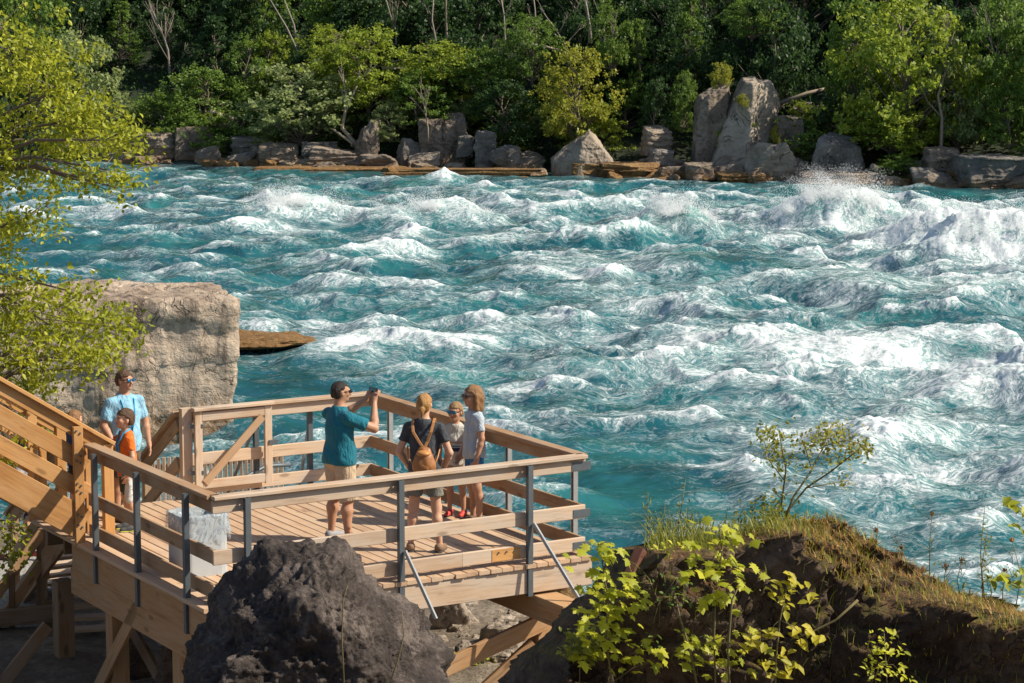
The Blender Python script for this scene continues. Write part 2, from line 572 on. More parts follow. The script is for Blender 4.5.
# soft blur of the trail
ker = np.exp(-(K * .18) ** 2 / 2); ker[0, 0] = 1
trail = np.real(np.fft.ifft2(np.fft.fft2(trail) * ker))
def samp(A, x, y):
    u = (x - X0) / LF * NF; v = (y - Y0) / LF * NF
    iu = np.floor(u).astype(int); iv = np.floor(v).astype(int)
    fu = u - iu; fv = v - iv
    iu0, iu1, iv0, iv1 = iu % NF, (iu + 1) % NF, iv % NF, (iv + 1) % NF
    return (A[iv0, iu0] * (1 - fu) + A[iv0, iu1] * fu) * (1 - fv) + (A[iv1, iu0] * (1 - fu) + A[iv1, iu1] * fu) * fv
rows = [17.0]
while rows[-1] < 156:
    rows.append(rows[-1] + .03 + .0012 * rows[-1])
rows = np.array(rows)
s_ = np.linspace(-1, 1, 1000)
cols = np.concatenate([[-6, -3, -1.8], s_, [1.8, 3, 6]])
WY = np.repeat(rows[:, None], len(cols), 1)
WX = cols[None, :] * (.235 * rows[:, None] + 5.0)
# pixel of each point in the photograph's layout, used only to lay out where the rapids break
fw = WY * cos(PITCH) - (WATER - CAMZ) * sin(PITCH)
upv = WY * sin(PITCH) + (WATER - CAMZ) * cos(PITCH)
QX = 512 + FPX * WX / fw
QY = 341.5 - FPX * upv / fw
def gau(cx, cy, sx, sy):
    return np.exp(-((QX - cx) / sx) ** 2 - ((QY - cy) / sy) ** 2)
amp = .66 + .22 * gau(850, 300, 330, 130) - .30 * gau(620, 500, 110, 80) - .34 * gau(290, 400, 90, 50) - .2 * gau(60, 300, 120, 90)
amp = amp * np.clip((shore(WX) - WY) / 9.0, .12, 1)
den = (.03 + .15 * gau(860, 350, 300, 150) + .16 * gau(1000, 480, 200, 110) + .08 * gau(560, 330, 200, 60) + .10 * gau(380, 350, 70, 40)
       + .12 * gau(330, 338, 60, 22) - .26 * gau(620, 510, 75, 75) - .14 * gau(280, 400, 90, 32) - .10 * gau(60, 250, 110, 60)
       - .10 * gau(690, 245, 90, 18) - .12 * gau(930, 330, 110, 22) - .06 * gau(460, 250, 120, 30) + .06 * gau(500, 200, 300, 25)
       + .10 * gau(830, 345, 100, 40) + .08 * gau(480, 400, 60, 30) - .25 * gau(690, 186, 140, 7) - .3 * gau(960, 196, 130, 7) - .25 * gau(420, 171, 130, 6))
hgt = samp(Hh, WX, WY) * amp
dxw = samp(DX, WX, WY) * amp * LAM
dyw = samp(DY, WX, WY) * amp * LAM
foam = samp(trail, WX, WY) * np.clip(amp * 1.45, .4, 1.3)
lump = fbm(np.stack([WX, WY, np.zeros_like(WX)], -1) * .9, 4, 21, .6)
lump3 = fbm(np.stack([WX, WY, np.zeros_like(WX)], -1) * 2.6, 4, 71, .62)
lump2 = fbm(np.stack([WX, WY, np.zeros_like(WX)], -1) * 3.4, 3, 55, .6, ridged=True)
# standing breakers: photo pixel of crest, half width in metres, half length, height, crest tilt, whiteness
BREAK = [(300, 214, 2.6, 1.5, 1.35, .25, .9), (262, 222, 2.2, 1.3, .7, .2, .8), (438, 216, 2.9, 1.6, 1.1, .1, .8), (480, 232, 2.5, 1.6, .6, .3, .5), (678, 226, 2.1, 1.4, 1.5, -.1, .75),
         (775, 236, 1.8, 1.4, .8, .05, .45), (838, 222, 2.9, 1.6, 2.2, .0, 1.0), (892, 240, 1.8, 1.4, .7, -.3, .3), (945, 242, 2.4, 1.6, 1.7, .1, .9), (1010, 250, 3.4, 1.9, 1.9, .15, 1.0), (1080, 250, 4.0, 2.0, 1.7, .1, 1.0),
         (712, 262, 3.6, 2.4, 1.0, -.25, .05), (850, 282, 3.2, 2.0, .8, -.2, .1), (990, 290, 4.2, 2.2, .9, -.15, .2), (560, 262, 3.0, 2.0, .6, -.2, .3),
         (835, 345, 2.6, 1.6, .9, .2, .55), (720, 330, 2.2, 1.5, .5, .1, .4), (900, 420, 2.2, 1.4, .6, .2, .5), (390, 245, 1.6, 1.1, .6, .5, .7), (355, 335, 1.5, 1.0, .45, .35, .7), (420, 335, 1.2, .9, .5, .6, .6),
         (100, 205, 2.4, 1.4, .6, .1, .5), (550, 205, 2.2, 1.3, .6, .1, .4), (640, 300, 2.5, 1.6, .5, .1, .3), (960, 205, 2.6, 1.3, .8, 0, .7), (1005, 380, 2.6, 1.6, .7, .2, .4), (500, 330, 2, 1.2, .4, .2, .4)]
SPRAY = []
for (bx, by, hw, hl, bh, tilt, wh) in BREAK:
    c = PZ(bx, by + 8, WATER)
    bh *= .84 if wh >= .7 else .62
    a = (WX - c.x) * cos(tilt) + (WY - c.y) * sin(tilt)
    t = -(WX - c.x) * sin(tilt) + (WY - c.y) * cos(tilt) + .35 * np.sin(a * 1.3 + bx)
    e = np.exp(-(np.abs(a) / hw) ** 2.4)
    pr = np.where(t > 0, np.exp(-(t / (hl * 1.15)) ** 2), np.exp(-(t / (hl * .8)) ** 2))
    g = e * pr
    hgt = hgt * (1 - .55 * np.clip(g, 0, 1)) + bh * g * (1 + .12 * lump * wh)
    dxw = dxw * (1 - .75 * np.clip(g, 0, 1)); dyw = dyw * (1 - .75 * np.clip(g, 0, 1))
    foam = foam + wh * e * np.exp(-((t + .1) / (hl * 1.0)) ** 2) * (1.0 + .35 * lump)
    if wh >= .7 and bh > .7:
        SPRAY.append((c, hw, hl, bh, tilt))
fsum = foam + den
fsum = np.where(fsum > 0, .68 * np.tanh(fsum / .68), np.maximum(fsum, -.4))
dense = np.clip((fsum - .35) / .6, 0, 1)
hgt = hgt + dense * (.07 * lump + .03 * lump2 + .10 * lump3) * np.clip(amp * 1.3, .3, 1)
hgt = np.where(WY > shore(WX) + 3, -.3, hgt)
V = np.stack([WX + dxw, WY + dyw, WATER + hgt], -1).reshape(-1, 3)
nr, nc = WX.shape
idx = np.arange(nr * nc).reshape(nr, nc)
fq = np.stack([idx[:-1, :-1], idx[:-1, 1:], idx[1:, 1:], idx[1:, :-1]], -1).reshape(-1, 4)

n = NT('river_water')
p = n.world()
fa = n.attr('foam', 'Fac')
# warped coordinates so the foam tears into streaks and webs
w1 = n.n('TexNoise'); w1.inputs['Scale'].default_value = .55; w1.inputs['Detail'].default_value = 4; n.l(p, w1.inputs['Vector'])
sc = n.n('VectorMath', operation='SCALE'); n.l(w1.outputs['Color'], sc.inputs[0]); sc.inputs['Scale'].default_value = 2.6
ad = n.n('VectorMath', operation='ADD'); n.l(p, ad.inputs[0]); n.l(sc.outputs[0], ad.inputs[1])
mp = n.n('Mapping'); mp.inputs['Scale'].default_value = (.75, 1.15, .3); mp.inputs['Rotation'].default_value = (0, 0, .3); n.l(ad.outputs[0], mp.inputs[0])
f1 = n.noise(mp.outputs[0], .9, 9, .66, .6)
f2 = n.noise(mp.outputs[0], 4.2, 7, .7, .8)
rid = n.math('ABSOLUTE', n.math('SUBTRACT', n.noise(mp.outputs[0], 1.7, 6, .62, 1.0), .5))
web = n.mapr(rid, .0, .055, 1, 0)
big = n.noise(p, .16, 3, .5)
t = n.math('ADD', fa, n.math('MULTIPLY', n.math('SUBTRACT', f1, .5), 1.15))
t = n.math('ADD', t, n.math('MULTIPLY', n.math('SUBTRACT', f2, .5), .75))
t = n.math('ADD', t, n.math('MULTIPLY', n.math('SUBTRACT', big, .5), .5))
t2 = n.math('ADD', t, n.math('MULTIPLY', web, .16))
ff = n.mapr(t2, .30, .78)
thin = n.math('MULTIPLY', n.mapr(t, -.05, .45), .22)
fac = n.math('MAXIMUM', ff, thin)
cn = n.noise(p, .28, 4, .6)
deep = n.ramp(cn, [(.3, (.006, .058, .078)), (.5, (.010, .090, .108)), (.72, (.022, .145, .145))])
hz = n.attr('crest', 'Fac')
teal = n.mix(n.mapr(hz, .25, 1.2), deep, (.030, .215, .185))
f3 = n.noise(mp.outputs[0], 9.0, 6, .75, .4)
ridf = n.math('ABSOLUTE', n.math('SUBTRACT', n.noise(mp.outputs[0], 3.4, 5, .65, 1.3), .5))
brk = n.math('MULTIPLY', n.math('ADD', n.mapr(f3, .40, .62, -.4, .28), n.mapr(ridf, .0, .12, .42, -.14)), .38)
tt = n.math('ADD', t2, brk)
aer = n.mapr(t, .05, .75)
fac = n.math('MAXIMUM', n.mapr(tt, .28, .92), n.math('MULTIPLY', n.mapr(tt, .12, .45), .22))
teal = n.mix(n.math('MULTIPLY', aer, .55), teal, (.11, .34, .35))
col = n.mix(fac, teal, (.70, .73, .74))
rg = n.mapr(fac, .1, .7, .09, .8)
cb = n.noise(p, 3.2, 6, .62, .6)
hb = n.math('ADD', n.math('MULTIPLY', cb, .55), n.math('MULTIPLY', n.math('ADD', f2, n.math('MULTIPLY', f3, .5)), n.math('MULTIPLY', ff, 1.0)))
n.bump(hb, .32, .16)
n.set(col, rg, IOR=1.33)
wat = link_mesh('river_water', np_mesh('river_water', V, fq, n.m, True, {'foam': fsum.ravel(), 'crest': hgt.ravel()}))
tag(wat, kind='structure')

# spray thrown up by the breakers: countless droplets
rs = np.random.default_rng(5)
octv = np.array([(1, 0, 0), (-1, 0, 0), (0, 1, 0), (0, -1, 0), (0, 0, 1), (0, 0, -1)], float)
octf = np.array([(0, 2, 4), (2, 1, 4), (1, 3, 4), (3, 0, 4), (2, 0, 5), (1, 2, 5), (3, 1, 5), (0, 3, 5)])
sv, sf = [], []
for (c, hw, hl, bh, tilt) in SPRAY:
    nplume = max(10, int(bh * 30))
    for q in range(nplume):
        a0 = rs.normal(0, hw * .45); t0 = rs.normal(0, hl * .3)
        hh = bh * math.exp(-(abs(a0) / hw) ** 2.4)
        lean = rs.normal(-.3, .5)
        rise = rs.uniform(.2, 1.0) ** 1.5 * (.5 + .55 * bh)
        k = int(330 + 600 * rise)
        e = rs.random(k) ** 2.4
        pa = a0 + lean * e * rise + rs.normal(0, .12 + .22 * e, k)
        pt = t0 + rs.normal(0, .25, k)
        pz = WATER + hh * .82 + e * rise + rs.normal(0, .07, k)
        x = c.x + pa * cos(tilt) - pt * sin(tilt); y = c.y + pa * sin(tilt) + pt * cos(tilt)
        r = rs.uniform(.004, .017, k) * (1.25 - .6 * e)
        pts = np.stack([x, y, pz], -1)
        vv = pts[:, None, :] + octv[None] * r[:, None, None]
        b = len(sv) * 0
        sv.append(vv.reshape(-1, 3)); sf.append(k)
nd = sum(sf)
sv = np.concatenate(sv)
sfq = (octf[None] + 6 * np.arange(nd)[:, None, None]).reshape(-1, 3)
n = NT('spray'); n.set((.86, .88, .89), .6, Transmission_Weight=.0)
sp = link_mesh('spray', np_mesh('spray', sv, sfq, n.m, True))
tag(sp, 'white spray droplets flung up from the breaking rapids', 'spray', kind='stuff')

# ================================================================ ROCKS
def ico(sub):
    bm = bmesh.new()
    bmesh.ops.create_icosphere(bm, subdivisions=sub, radius=1)
    v = np.array([tuple(x.co) for x in bm.verts]); f = np.array([[x.index for x in q.verts] for q in bm.faces])
    bm.free()
    return v, f
ICO = {k: ico(k) for k in (4, 5, 6, 7)}
def rock_shape(seed, planes=None, sub=5, rough=.05, boxy=.5, soft=26, fine=1.0):
    r = np.random.default_rng(seed)
    d, f = ICO[sub]
    N, dd = [], []
    if planes is None:
        for ax in range(3):
            for sg in (-1, 1):
                q = np.zeros(3); q[ax] = sg
                q = q + r.normal(0, .27, 3); N.append(q / np.linalg.norm(q)); dd.append(r.uniform(.62, .8))
        for k in range(int(13 + 5 * (1 - boxy))):
            q = r.normal(0, 1, 3); q[2] *= .8
            N.append(q / np.linalg.norm(q)); dd.append(r.uniform(.66, .95))
    else:
        for q, l in planes:
            q = np.array(q, float); N.append(q / np.linalg.norm(q)); dd.append(l)
    N = np.array(N); dd = np.array(dd)
    cosv = np.clip(d @ N.T, 1e-3, None)
    rr = dd[None] / cosv
    rad = -np.log(np.exp(-soft * np.clip(rr, 0, 4)).sum(1)) / soft
    v = d * rad[:, None]
    so = seed * 3.7
    v = v + d * (fbm(v * 1.8 + so, 4, seed, .55) * rough * 1.3)[:, None]
    rid = fbm(v * np.array([2.6, 2.6, 4.2]) + so, 4, seed + 9, .55, ridged=True)
    v = v + d * (rid * rough * .55 * fine)[:, None]
    if planes is None:
        mn, mx = v.min(0), v.max(0)
        v = (v - (mn + mx) / 2) / ((mx - mn) / 2)
    return v, f
UNIT = []
for k in range(9):
    v, f = rock_shape(100 + k, sub=5, rough=.06, soft=70)
    UNIT.append(np_mesh('boulder', v, f, M['rock_far'], smooth=True))
# blockier, bedded shapes for the square blocks, slabs and ledges
UNITB = []
for k in range(5):
    rb = np.random.default_rng(500 + k)
    pls = []
    for ax in range(3):
        for sg in (-1, 1):
            q = np.zeros(3); q[ax] = sg
            pls.append((q + rb.normal(0, .10, 3), rb.uniform(.60, .74)))
    for q in range(4):
        q_ = rb.normal(0, 1, 3); pls.append((q_, rb.uniform(.84, .96)))
    v, f = rock_shape(500 + k, pls, sub=6, rough=.045, soft=110)
    lay = np.floor(v[:, 2] * 6.5 + .5 * fbm(v * 1.5, 3, 600 + k))
    jit = (np.sin(lay * 12.9898 + k) * 43758.5453) % 1.0
    side = np.clip(1 - np.abs(v[:, 2] / v[:, 2].max()) ** 8, 0, 1)
    hd = np.linalg.norm(v[:, :2], axis=1)[:, None] + 1e-6
    v[:, :2] += v[:, :2] / hd * ((jit - .5) * .10 * side)[:, None]
    mn, mx = v.min(0), v.max(0)
    v = (v - (mn + mx) / 2) / ((mx - mn) / 2)
    UNITB.append(np_mesh('block', v, f, M['rock_far'], smooth=True))
def place_rock(mesh, x0, x1, yt, yb, y, label, mat, group=None, name='boulder', cat='boulder', rz=None, depth=.85, bury=.3, seed=0):
    a, b = PY(x0, yb, y), PY(x1, yb, y)
    tz = PY((x0 + x1) / 2, yt, y).z
    wd = b.x - a.x; h = tz - a.z
    o = bpy.data.objects.new(name, mesh)
    COL.objects.link(o)
    hh = h * (1 + bury)
    o.location = ((a.x + b.x) / 2, y + wd * depth * .4, tz - hh / 2)
    r = random.Random(seed)
    o.rotation_euler = (0, 0, rz if rz is not None else r.choice((0, pi, pi / 2, -pi / 2)) + r.uniform(-.2, .2))
    quarter = abs(sin(o.rotation_euler.z)) > .7
    sx, sy = wd / 2, wd * depth / 2
    o.scale = (sy, sx, hh / 2) if quarter else (sx, sy, hh / 2)
    o.material_slots[0].link = 'OBJECT'
    o.material_slots[0].material = M[mat]
    return tag(o, label, cat, group)
def bank(px, off):
    """distance of a point 'off' metres behind the far water line at pixel column px"""
    k = (px - 512) / FPX
    return (142 + off) / (1 + .40 * k)
SM = 'small rocks along the far water line'
FARROCKS = [  # x0,x1,ytop,ybase,offset,label,mat
 (126, 176, 132, 161, 1.0, 'long low tan ledge at the left end of the far shore beside the near tree', 'rock_far'),
 (172, 216, 126, 160, 2.2, 'sloping grey brown slab between the left ledge and the tilted stack', 'rock_far'),
 (192, 224, 146, 166, -.2, 'squarish dark brown boulder at the water edge below the tilted stack', 'rock_far'),
 (205, 245, 110, 150, 3.4, 'tilted pale brown stack of strata standing above the left shore', 'rock_boulder'),
 (220, 258, 152, 168, -.3, 'flat grey rock at the water right of the squarish boulder', 'rock_far_grey'),
 (228, 272, 136, 158, 1.6, 'dark grey block under the big grey green bush', 'rock_far_grey'),
 (257, 300, 144, 168, -.2, 'broad reddish brown block at the water below the big grey green bush', 'rock_far'),
 (298, 338, 142, 160, 1.2, 'grey slab lying behind the long flat block', 'rock_far_grey'),
 (306, 360, 147, 168, -.2, 'long flat topped tan block beside the leaning trunk', 'rock_far'),
 (354, 381, 119, 157, .8, 'upright rounded dark brown boulder right of the leaning trunk', 'rock_far'),
 (352, 398, 154, 167, -.4, 'low brown rocks at the foot of the upright boulder', 'rock_far'),
 (394, 424, 138, 162, 2.0, 'shaded grey boulder under the small grey green bush', 'rock_far_grey'),
 (418, 446, 118, 158, 2.4, 'tall pale cliff block with a dark cleft, left half', 'rock_far'),  # darker rock material puts the block's shade into its colour
 (440, 470, 113, 156, 2.8, 'tall pale cliff block with a dark cleft, right half', 'rock_far'),  # same darker material, shade put into the colour
 (456, 474, 135, 154, 1.6, 'small square blue grey block leaning on the cliff block', 'rock_far_grey'),
 (474, 498, 130, 166, 1.0, 'upright grey boulder right of the small square block', 'rock_far_grey'),
 (488, 524, 146, 168, .2, 'grey boulder with rounded top at mid shore', 'rock_far_grey'),
 (518, 572, 142, 170, .4, 'long smooth grey boulder left of the pointed rock', 'rock_far_grey'),
 (552, 618, 131, 174, -.8, 'big pointed tan rock at the middle of the far shore', 'rock_boulder'),
 (573, 612, 164, 187, -2.2, 'cracked tan rock standing in the water before the pointed rock', 'rock_boulder'),
 (605, 624, 172, 188, -2.2, 'small brown rock touching the cracked rock in the water', 'rock_ochre'),
 (600, 634, 126, 158, 2.4, 'dark tilted rock behind the pointed rock', 'rock_far'),
 (618, 652, 144, 168, 1.0, 'dark rounded boulder between the pointed rock and the square blocks', 'rock_far_grey'),
 (642, 674, 126, 150, 2.6, 'brown square block set back left of the great boulder', 'rock_far'),
 (650, 676, 149, 168, 1.0, 'dark square block at the shore left of the great boulder', 'rock_far_grey'),
 (596, 662, 163, 179, -1.0, 'low rust coloured slab right of the cracked rock', 'rock_ochre'),
 (657, 690, 166, 185, -.8, 'brown block at the water, left one of two before the great boulder', 'rock_far'),
 (684, 716, 163, 186, -1.0, 'square faced tan block at the water, right one of two before the great boulder', 'rock_far'),
 (745, 798, 142, 178, -.3, 'rounded pale boulder at the right foot of the great boulder', 'rock_boulder'),
 (712, 748, 164, 180, -.6, 'dark brown low rock at the foot of the great boulder', 'rock_far'),
 (716, 770, 173, 187, -1.6, 'rusty flat ledge wetted by foam under the great boulder', 'rock_ochre'),
 (776, 806, 116, 148, 3.0, 'slab leaning against the right side of the great boulder', 'rock_far'),
 (770, 832, 186, 207, -4.5, 'long orange brown rock awash among the far rapids', 'rock_ochre'),
 (812, 868, 134, 178, .6, 'wide dark boulder with a pale top right of the great boulder', 'rock_far_grey'),
 (796, 884, 172, 194, -1.4, 'long dark ledge at the water below the wide dark boulder', 'rock_far'),
 (924, 962, 147, 176, 1.0, 'pale upright block below the bright tree', 'rock_far'),
 (912, 964, 168, 193, -.9, 'blue grey boulder at the water below the bright tree', 'rock_far_grey'),
 (962, 1034, 156, 192, -.6, 'long grey ledge at the right end of the far shore', 'rock_far_grey'),
 (872, 918, 176, 193, -.8, 'low dark rock under the round dark bush', 'rock_far_grey'),
 (1028, 1090, 150, 194, -.4, 'dark boulder past the right end of the grey ledge', 'rock_far'),
 (509, 533, 177, 186, -3.8, 'small ochre rock poking from the shallows at mid river edge', 'rock_ochre'),
 (80, 130, 140, 166, .4, 'brown boulder behind the edge of the near tree', 'rock_far'),
 (88, 122, 38, 52, 22, 'pale stone slab up the slope left of the dead tree', 'rock_far_grey'),
 (122, 160, 40, 58, 20, 'pale broken slab in the scree behind the dead tree', 'rock_far_grey'),
 (626, 650, 16, 42, 18, 'tall pale rock among the shaded cedars on the slope', 'rock_far_grey'),
]
for i, (x0, x1, yt, yb, off, lab, mt) in enumerate(FARROCKS):
    if 'pointed' in lab: continue
    blk = any(q in lab for q in ('block', 'slab', 'ledge', 'strata'))
    place_rock(UNITB[i % 5] if blk else UNIT[i % 9], x0, x1, yt, yb, bank((x0 + x1) / 2, off), lab, mt, seed=i)
r = random.Random(4)
for i in range(46):
    px = r.uniform(130, 1020)
    off = r.uniform(-1.6, .8)
    y = bank(px, off)
    base = PY(px, 341, y); 
    z = WATER + .15
    # row of pixel of that point
    q = (z - CAMZ) / y
    s = r.uniform(.3, .85)
    o = bpy.data.objects.new('shore_stone', UNIT[r.randrange(9)]); COL.objects.link(o)
    o.location = (base.x, y, WATER + s * .15); o.scale = (s, s * .8, s * .5); o.rotation_euler = (0, 0, r.uniform(0, 6.28))
    o.material_slots[0].link = 'OBJECT'; o.material_slots[0].material = M[r.choice(('rock_far', 'rock_ochre', 'rock_far_grey', 'rock_ochre'))]
    tag(o, 'small rough stone lying at the far water line among the boulders', 'stone', SM)
for i in range(80):
    px = r.uniform(125, 1025)
    off = r.uniform(-.6, 3.0)
    y = bank(px, off)
    s = r.uniform(.35, 1.05)
    x = PY(px, 341, y).x
    o = bpy.data.objects.new('rubble_block', UNITB[i % 5] if i % 3 else UNIT[i % 9]); COL.objects.link(o)
    o.location = (x, y, float(ground_z(x, y)) + s * r.uniform(.2, .55)); o.scale = (s * r.uniform(.8, 1.5), s, s * r.uniform(.45, .8)); o.rotation_euler = (r.uniform(-.35, .35), r.uniform(-.35, .35), r.uniform(0, 6.28))
    o.material_slots[0].link = 'OBJECT'; o.material_slots[0].material = M[r.choice(('rock_far', 'rock_far', 'rock_ochre', 'rock_boulder'))]
    tag(o, 'angular broken block wedged between the larger boulders of the far shore', 'rock', 'broken blocks along the far shore')
# scree
for (cx, cy, sx, sy, cnt, off, lab, gr) in ((812, 128, 26, 26, 34, 5, 'grey block in the scree slope right of the great boulder', 'scree blocks right of the great boulder'),
                                        (195, 52, 36, 22, 26, 18, 'grey block in the scree behind the dead tree', 'scree blocks up the left slope')):
    for i in range(cnt):
        px = cx + r.uniform(-sx, sx); py = cy + r.uniform(-sy, sy)
        y = bank(px, off + (cy + sy - py) * .12)
        c = PY(px, py, y); s = r.uniform(.25, .75)
        o = bpy.data.objects.new('scree_block', UNIT[r.randrange(9)]); COL.objects.link(o)
        o.location = c; o.scale = (s, s * .8, s * .55); o.rotation_euler = (r.uniform(-.4, .4), r.uniform(-.4, .4), r.uniform(0, 6.28))
        o.material_slots[0].link = 'OBJECT'; o.material_slots[0].material = M['rock_far_grey']
        tag(o, lab, 'rock', gr)

# great boulder: a leaning main block and a split-off fragment
def custom_rock(name, label, cat, x0, x1, yt, yb, y, planes, mat, seed, depth=.8, bury=.25, sub=6, rough=.035):
    v, f = rock_shape(seed, planes, sub=sub, rough=rough, soft=90)
    mn, mx = v.min(0), v.max(0)
    v = (v - (mn + mx) / 2) / ((mx - mn) / 2)
    a, b = PY(x0, yb, y), PY(x1, yb, y)
    tz = PY((x0 + x1) / 2, yt, y).z
    wd = b.x - a.x; hh = (tz - a.z) * (1 + bury)
    v = v * np.array([wd / 2, wd * depth / 2, hh / 2])
    o = link_mesh(name, np_mesh(name, v, f, M[mat]))
    o.location = ((a.x + b.x) / 2, y + wd * depth * .4, tz - hh / 2)
    return tag(o, label, cat)
yb_ = bank(745, 1.2)
custom_rock('great_boulder', 'huge grey boulder with a sunlit cracked right face on the far shore', 'boulder', 699, 786, 78, 175, yb_,
            [((-.87, -.05, .49), .43), ((1, -.08, .04), .86), ((.12, -.1, 1), .92), ((.72, -.68, .12), .46), ((-.45, -.85, .28), .40), ((0, 1, .1), .7), ((0, 0, -1), .9), ((.75, -.1, .75), 1.06), ((-.2, -.5, .9), .93)],
            'rock_boulder', 31, .85, rough=.04)
custom_rock('split_fragment', 'tall split off slab leaning on the left side of the great boulder', 'boulder', 692, 732, 83, 158, bank(708, 2.6),
            [((-1, -.1, .08), .5), ((1, -.1, -.1), .5), ((-.3, -.1, 1), .9), ((.2, -1, .1), .6), ((-.6, -.8, .1), .62), ((0, 1, 0), .6), ((0, 0, -1), .9), ((-.7, 0, .7), .85)],
            'rock_far', 37, .9, rough=.07)

custom_rock('boulder', 'big pointed tan rock at the middle of the far shore', 'boulder', 551, 619, 131, 174, bank(585, -.8),
            [((-.66, -.15, .74), .46), ((.80, -.1, .60), .50), ((.25, -.95, .15), .5), ((-.6, -.8, .2), .56), ((0, 1, .1), .6), ((0, 0, -1), .7), ((1, 0, 0), .86), ((-1, 0, 0), .95), ((.5, -.6, .65), .56)],
            'rock_boulder', 43, .85, rough=.05)
# thin ochre ledges just awash
for (x0, x1, yy, off, lab, sd_) in ((250, 420, 169, -2.6, 'thin ochre ledge awash below the far left rocks', 1), (380, 545, 171, -3.4, 'thin yellow ochre ledge awash at mid far shore', 2),
                               (850, 1060, 197, -3.6, 'thin yellow ochre ledge awash at the far right shore', 3), (128, 215, 168, -1.6, 'thin dark ochre ledge awash at the far left end', 4)):
    place_rock(UNITB[sd_], x0, x1, yy - 1.9, yy + 1, bank((x0 + x1) / 2, off), lab, 'rock_ochre', name='rock_ledge', cat='rock ledge', depth=.16, bury=2.0, rz=0.02 if sd_ % 2 else 3.1, seed=sd_)

# cliff block standing in the river on the left
def cliff_block():
    v, f = ICO[6]
    p = v / np.abs(v).max(1, keepdims=True)
    v = np.sign(p) * np.abs(p)
    # rounded box
    rr = (np.abs(v) ** 40).sum(1) ** (1 / 40.0)
    v = v / rr[:, None]
    q = v.copy()
    q[:, 0] *= 2.9; q[:, 1] *= 1.75; q[:, 2] *= 2.1
    zz = q[:, 2]
    # overhanging top slab, tapering foot on the right
    lay = np.floor(zz * 1.9 + .35 * fbm(q * .5, 3, 4)) 
    jit = (np.sin(lay * 12.9898) * 43758.5453) % 1.0
    sidew = np.clip(1 - np.abs(v[:, 2]) ** 6, 0, 1)
    q[:, 0] += np.sign(q[:, 0]) * (jit - .5) * .05 * sidew
    q[:, 1] += np.sign(q[:, 1]) * (jit - .5) * .05 * sidew
    under = np.clip((1.0 - zz) / 3.0, 0, 1)
    q[:, 0] -= np.where(q[:, 0] > 0, .45 * under ** 1.6, 0) * np.clip(q[:, 0] / 3, 0, 1)
    q[:, 1] += np.where(q[:, 1] < 0, .25 * under ** 1.4 + .10 * (zz < 1.45 + .15 * np.sin(q[:, 0] * 1.7)), 0)
    nn = q / np.linalg.norm(q, axis=1)[:, None]
    q = q + nn * (fbm(q * .7, 5, 8, .55) * .075 + fbm(q * np.array([2.2, 2.2, .5]), 4, 14, .6, ridged=True) * .05)[:, None] + nn * (fbm(q * np.array([1.6, 1.6, 2.8]), 4, 12, .55, ridged=True) * .05)[:, None]
    q[:, 2] += np.where(v[:, 2] > .8, .06 * q[:, 0] * -.4, 0)
    return q, f
q, f = cliff_block()
cx = PY(132, 300, 59.5)
o = link_mesh('cliff_rock', np_mesh('cliff_rock', q, f, M['rock_cliff']))
o.location = ((cx.x - .72) * .955, 57.6, PY(130, 299, 56.1).z - 2.24); o.scale = (.96, .96, 1.05); o.rotation_euler = (0, 0, .30)
tag(o, 'massive flat topped tan cliff block standing in the river on the left', 'rock')
lc = PZ(276, 337, WATER)
o = bpy.data.objects.new('rock_ledge', UNIT[4]); COL.objects.link(o)
o.location = (lc.x - .4, lc.y + .3, WATER - .06); o.scale = (1.6, 1.5, .20); o.rotation_euler = (0, 0, .1)
o.material_slots[0].link = 'OBJECT'; o.material_slots[0].material = M['rock_ochre']
tag(o, 'low wet orange ledge sticking out beside the cliff block', 'rock ledge')

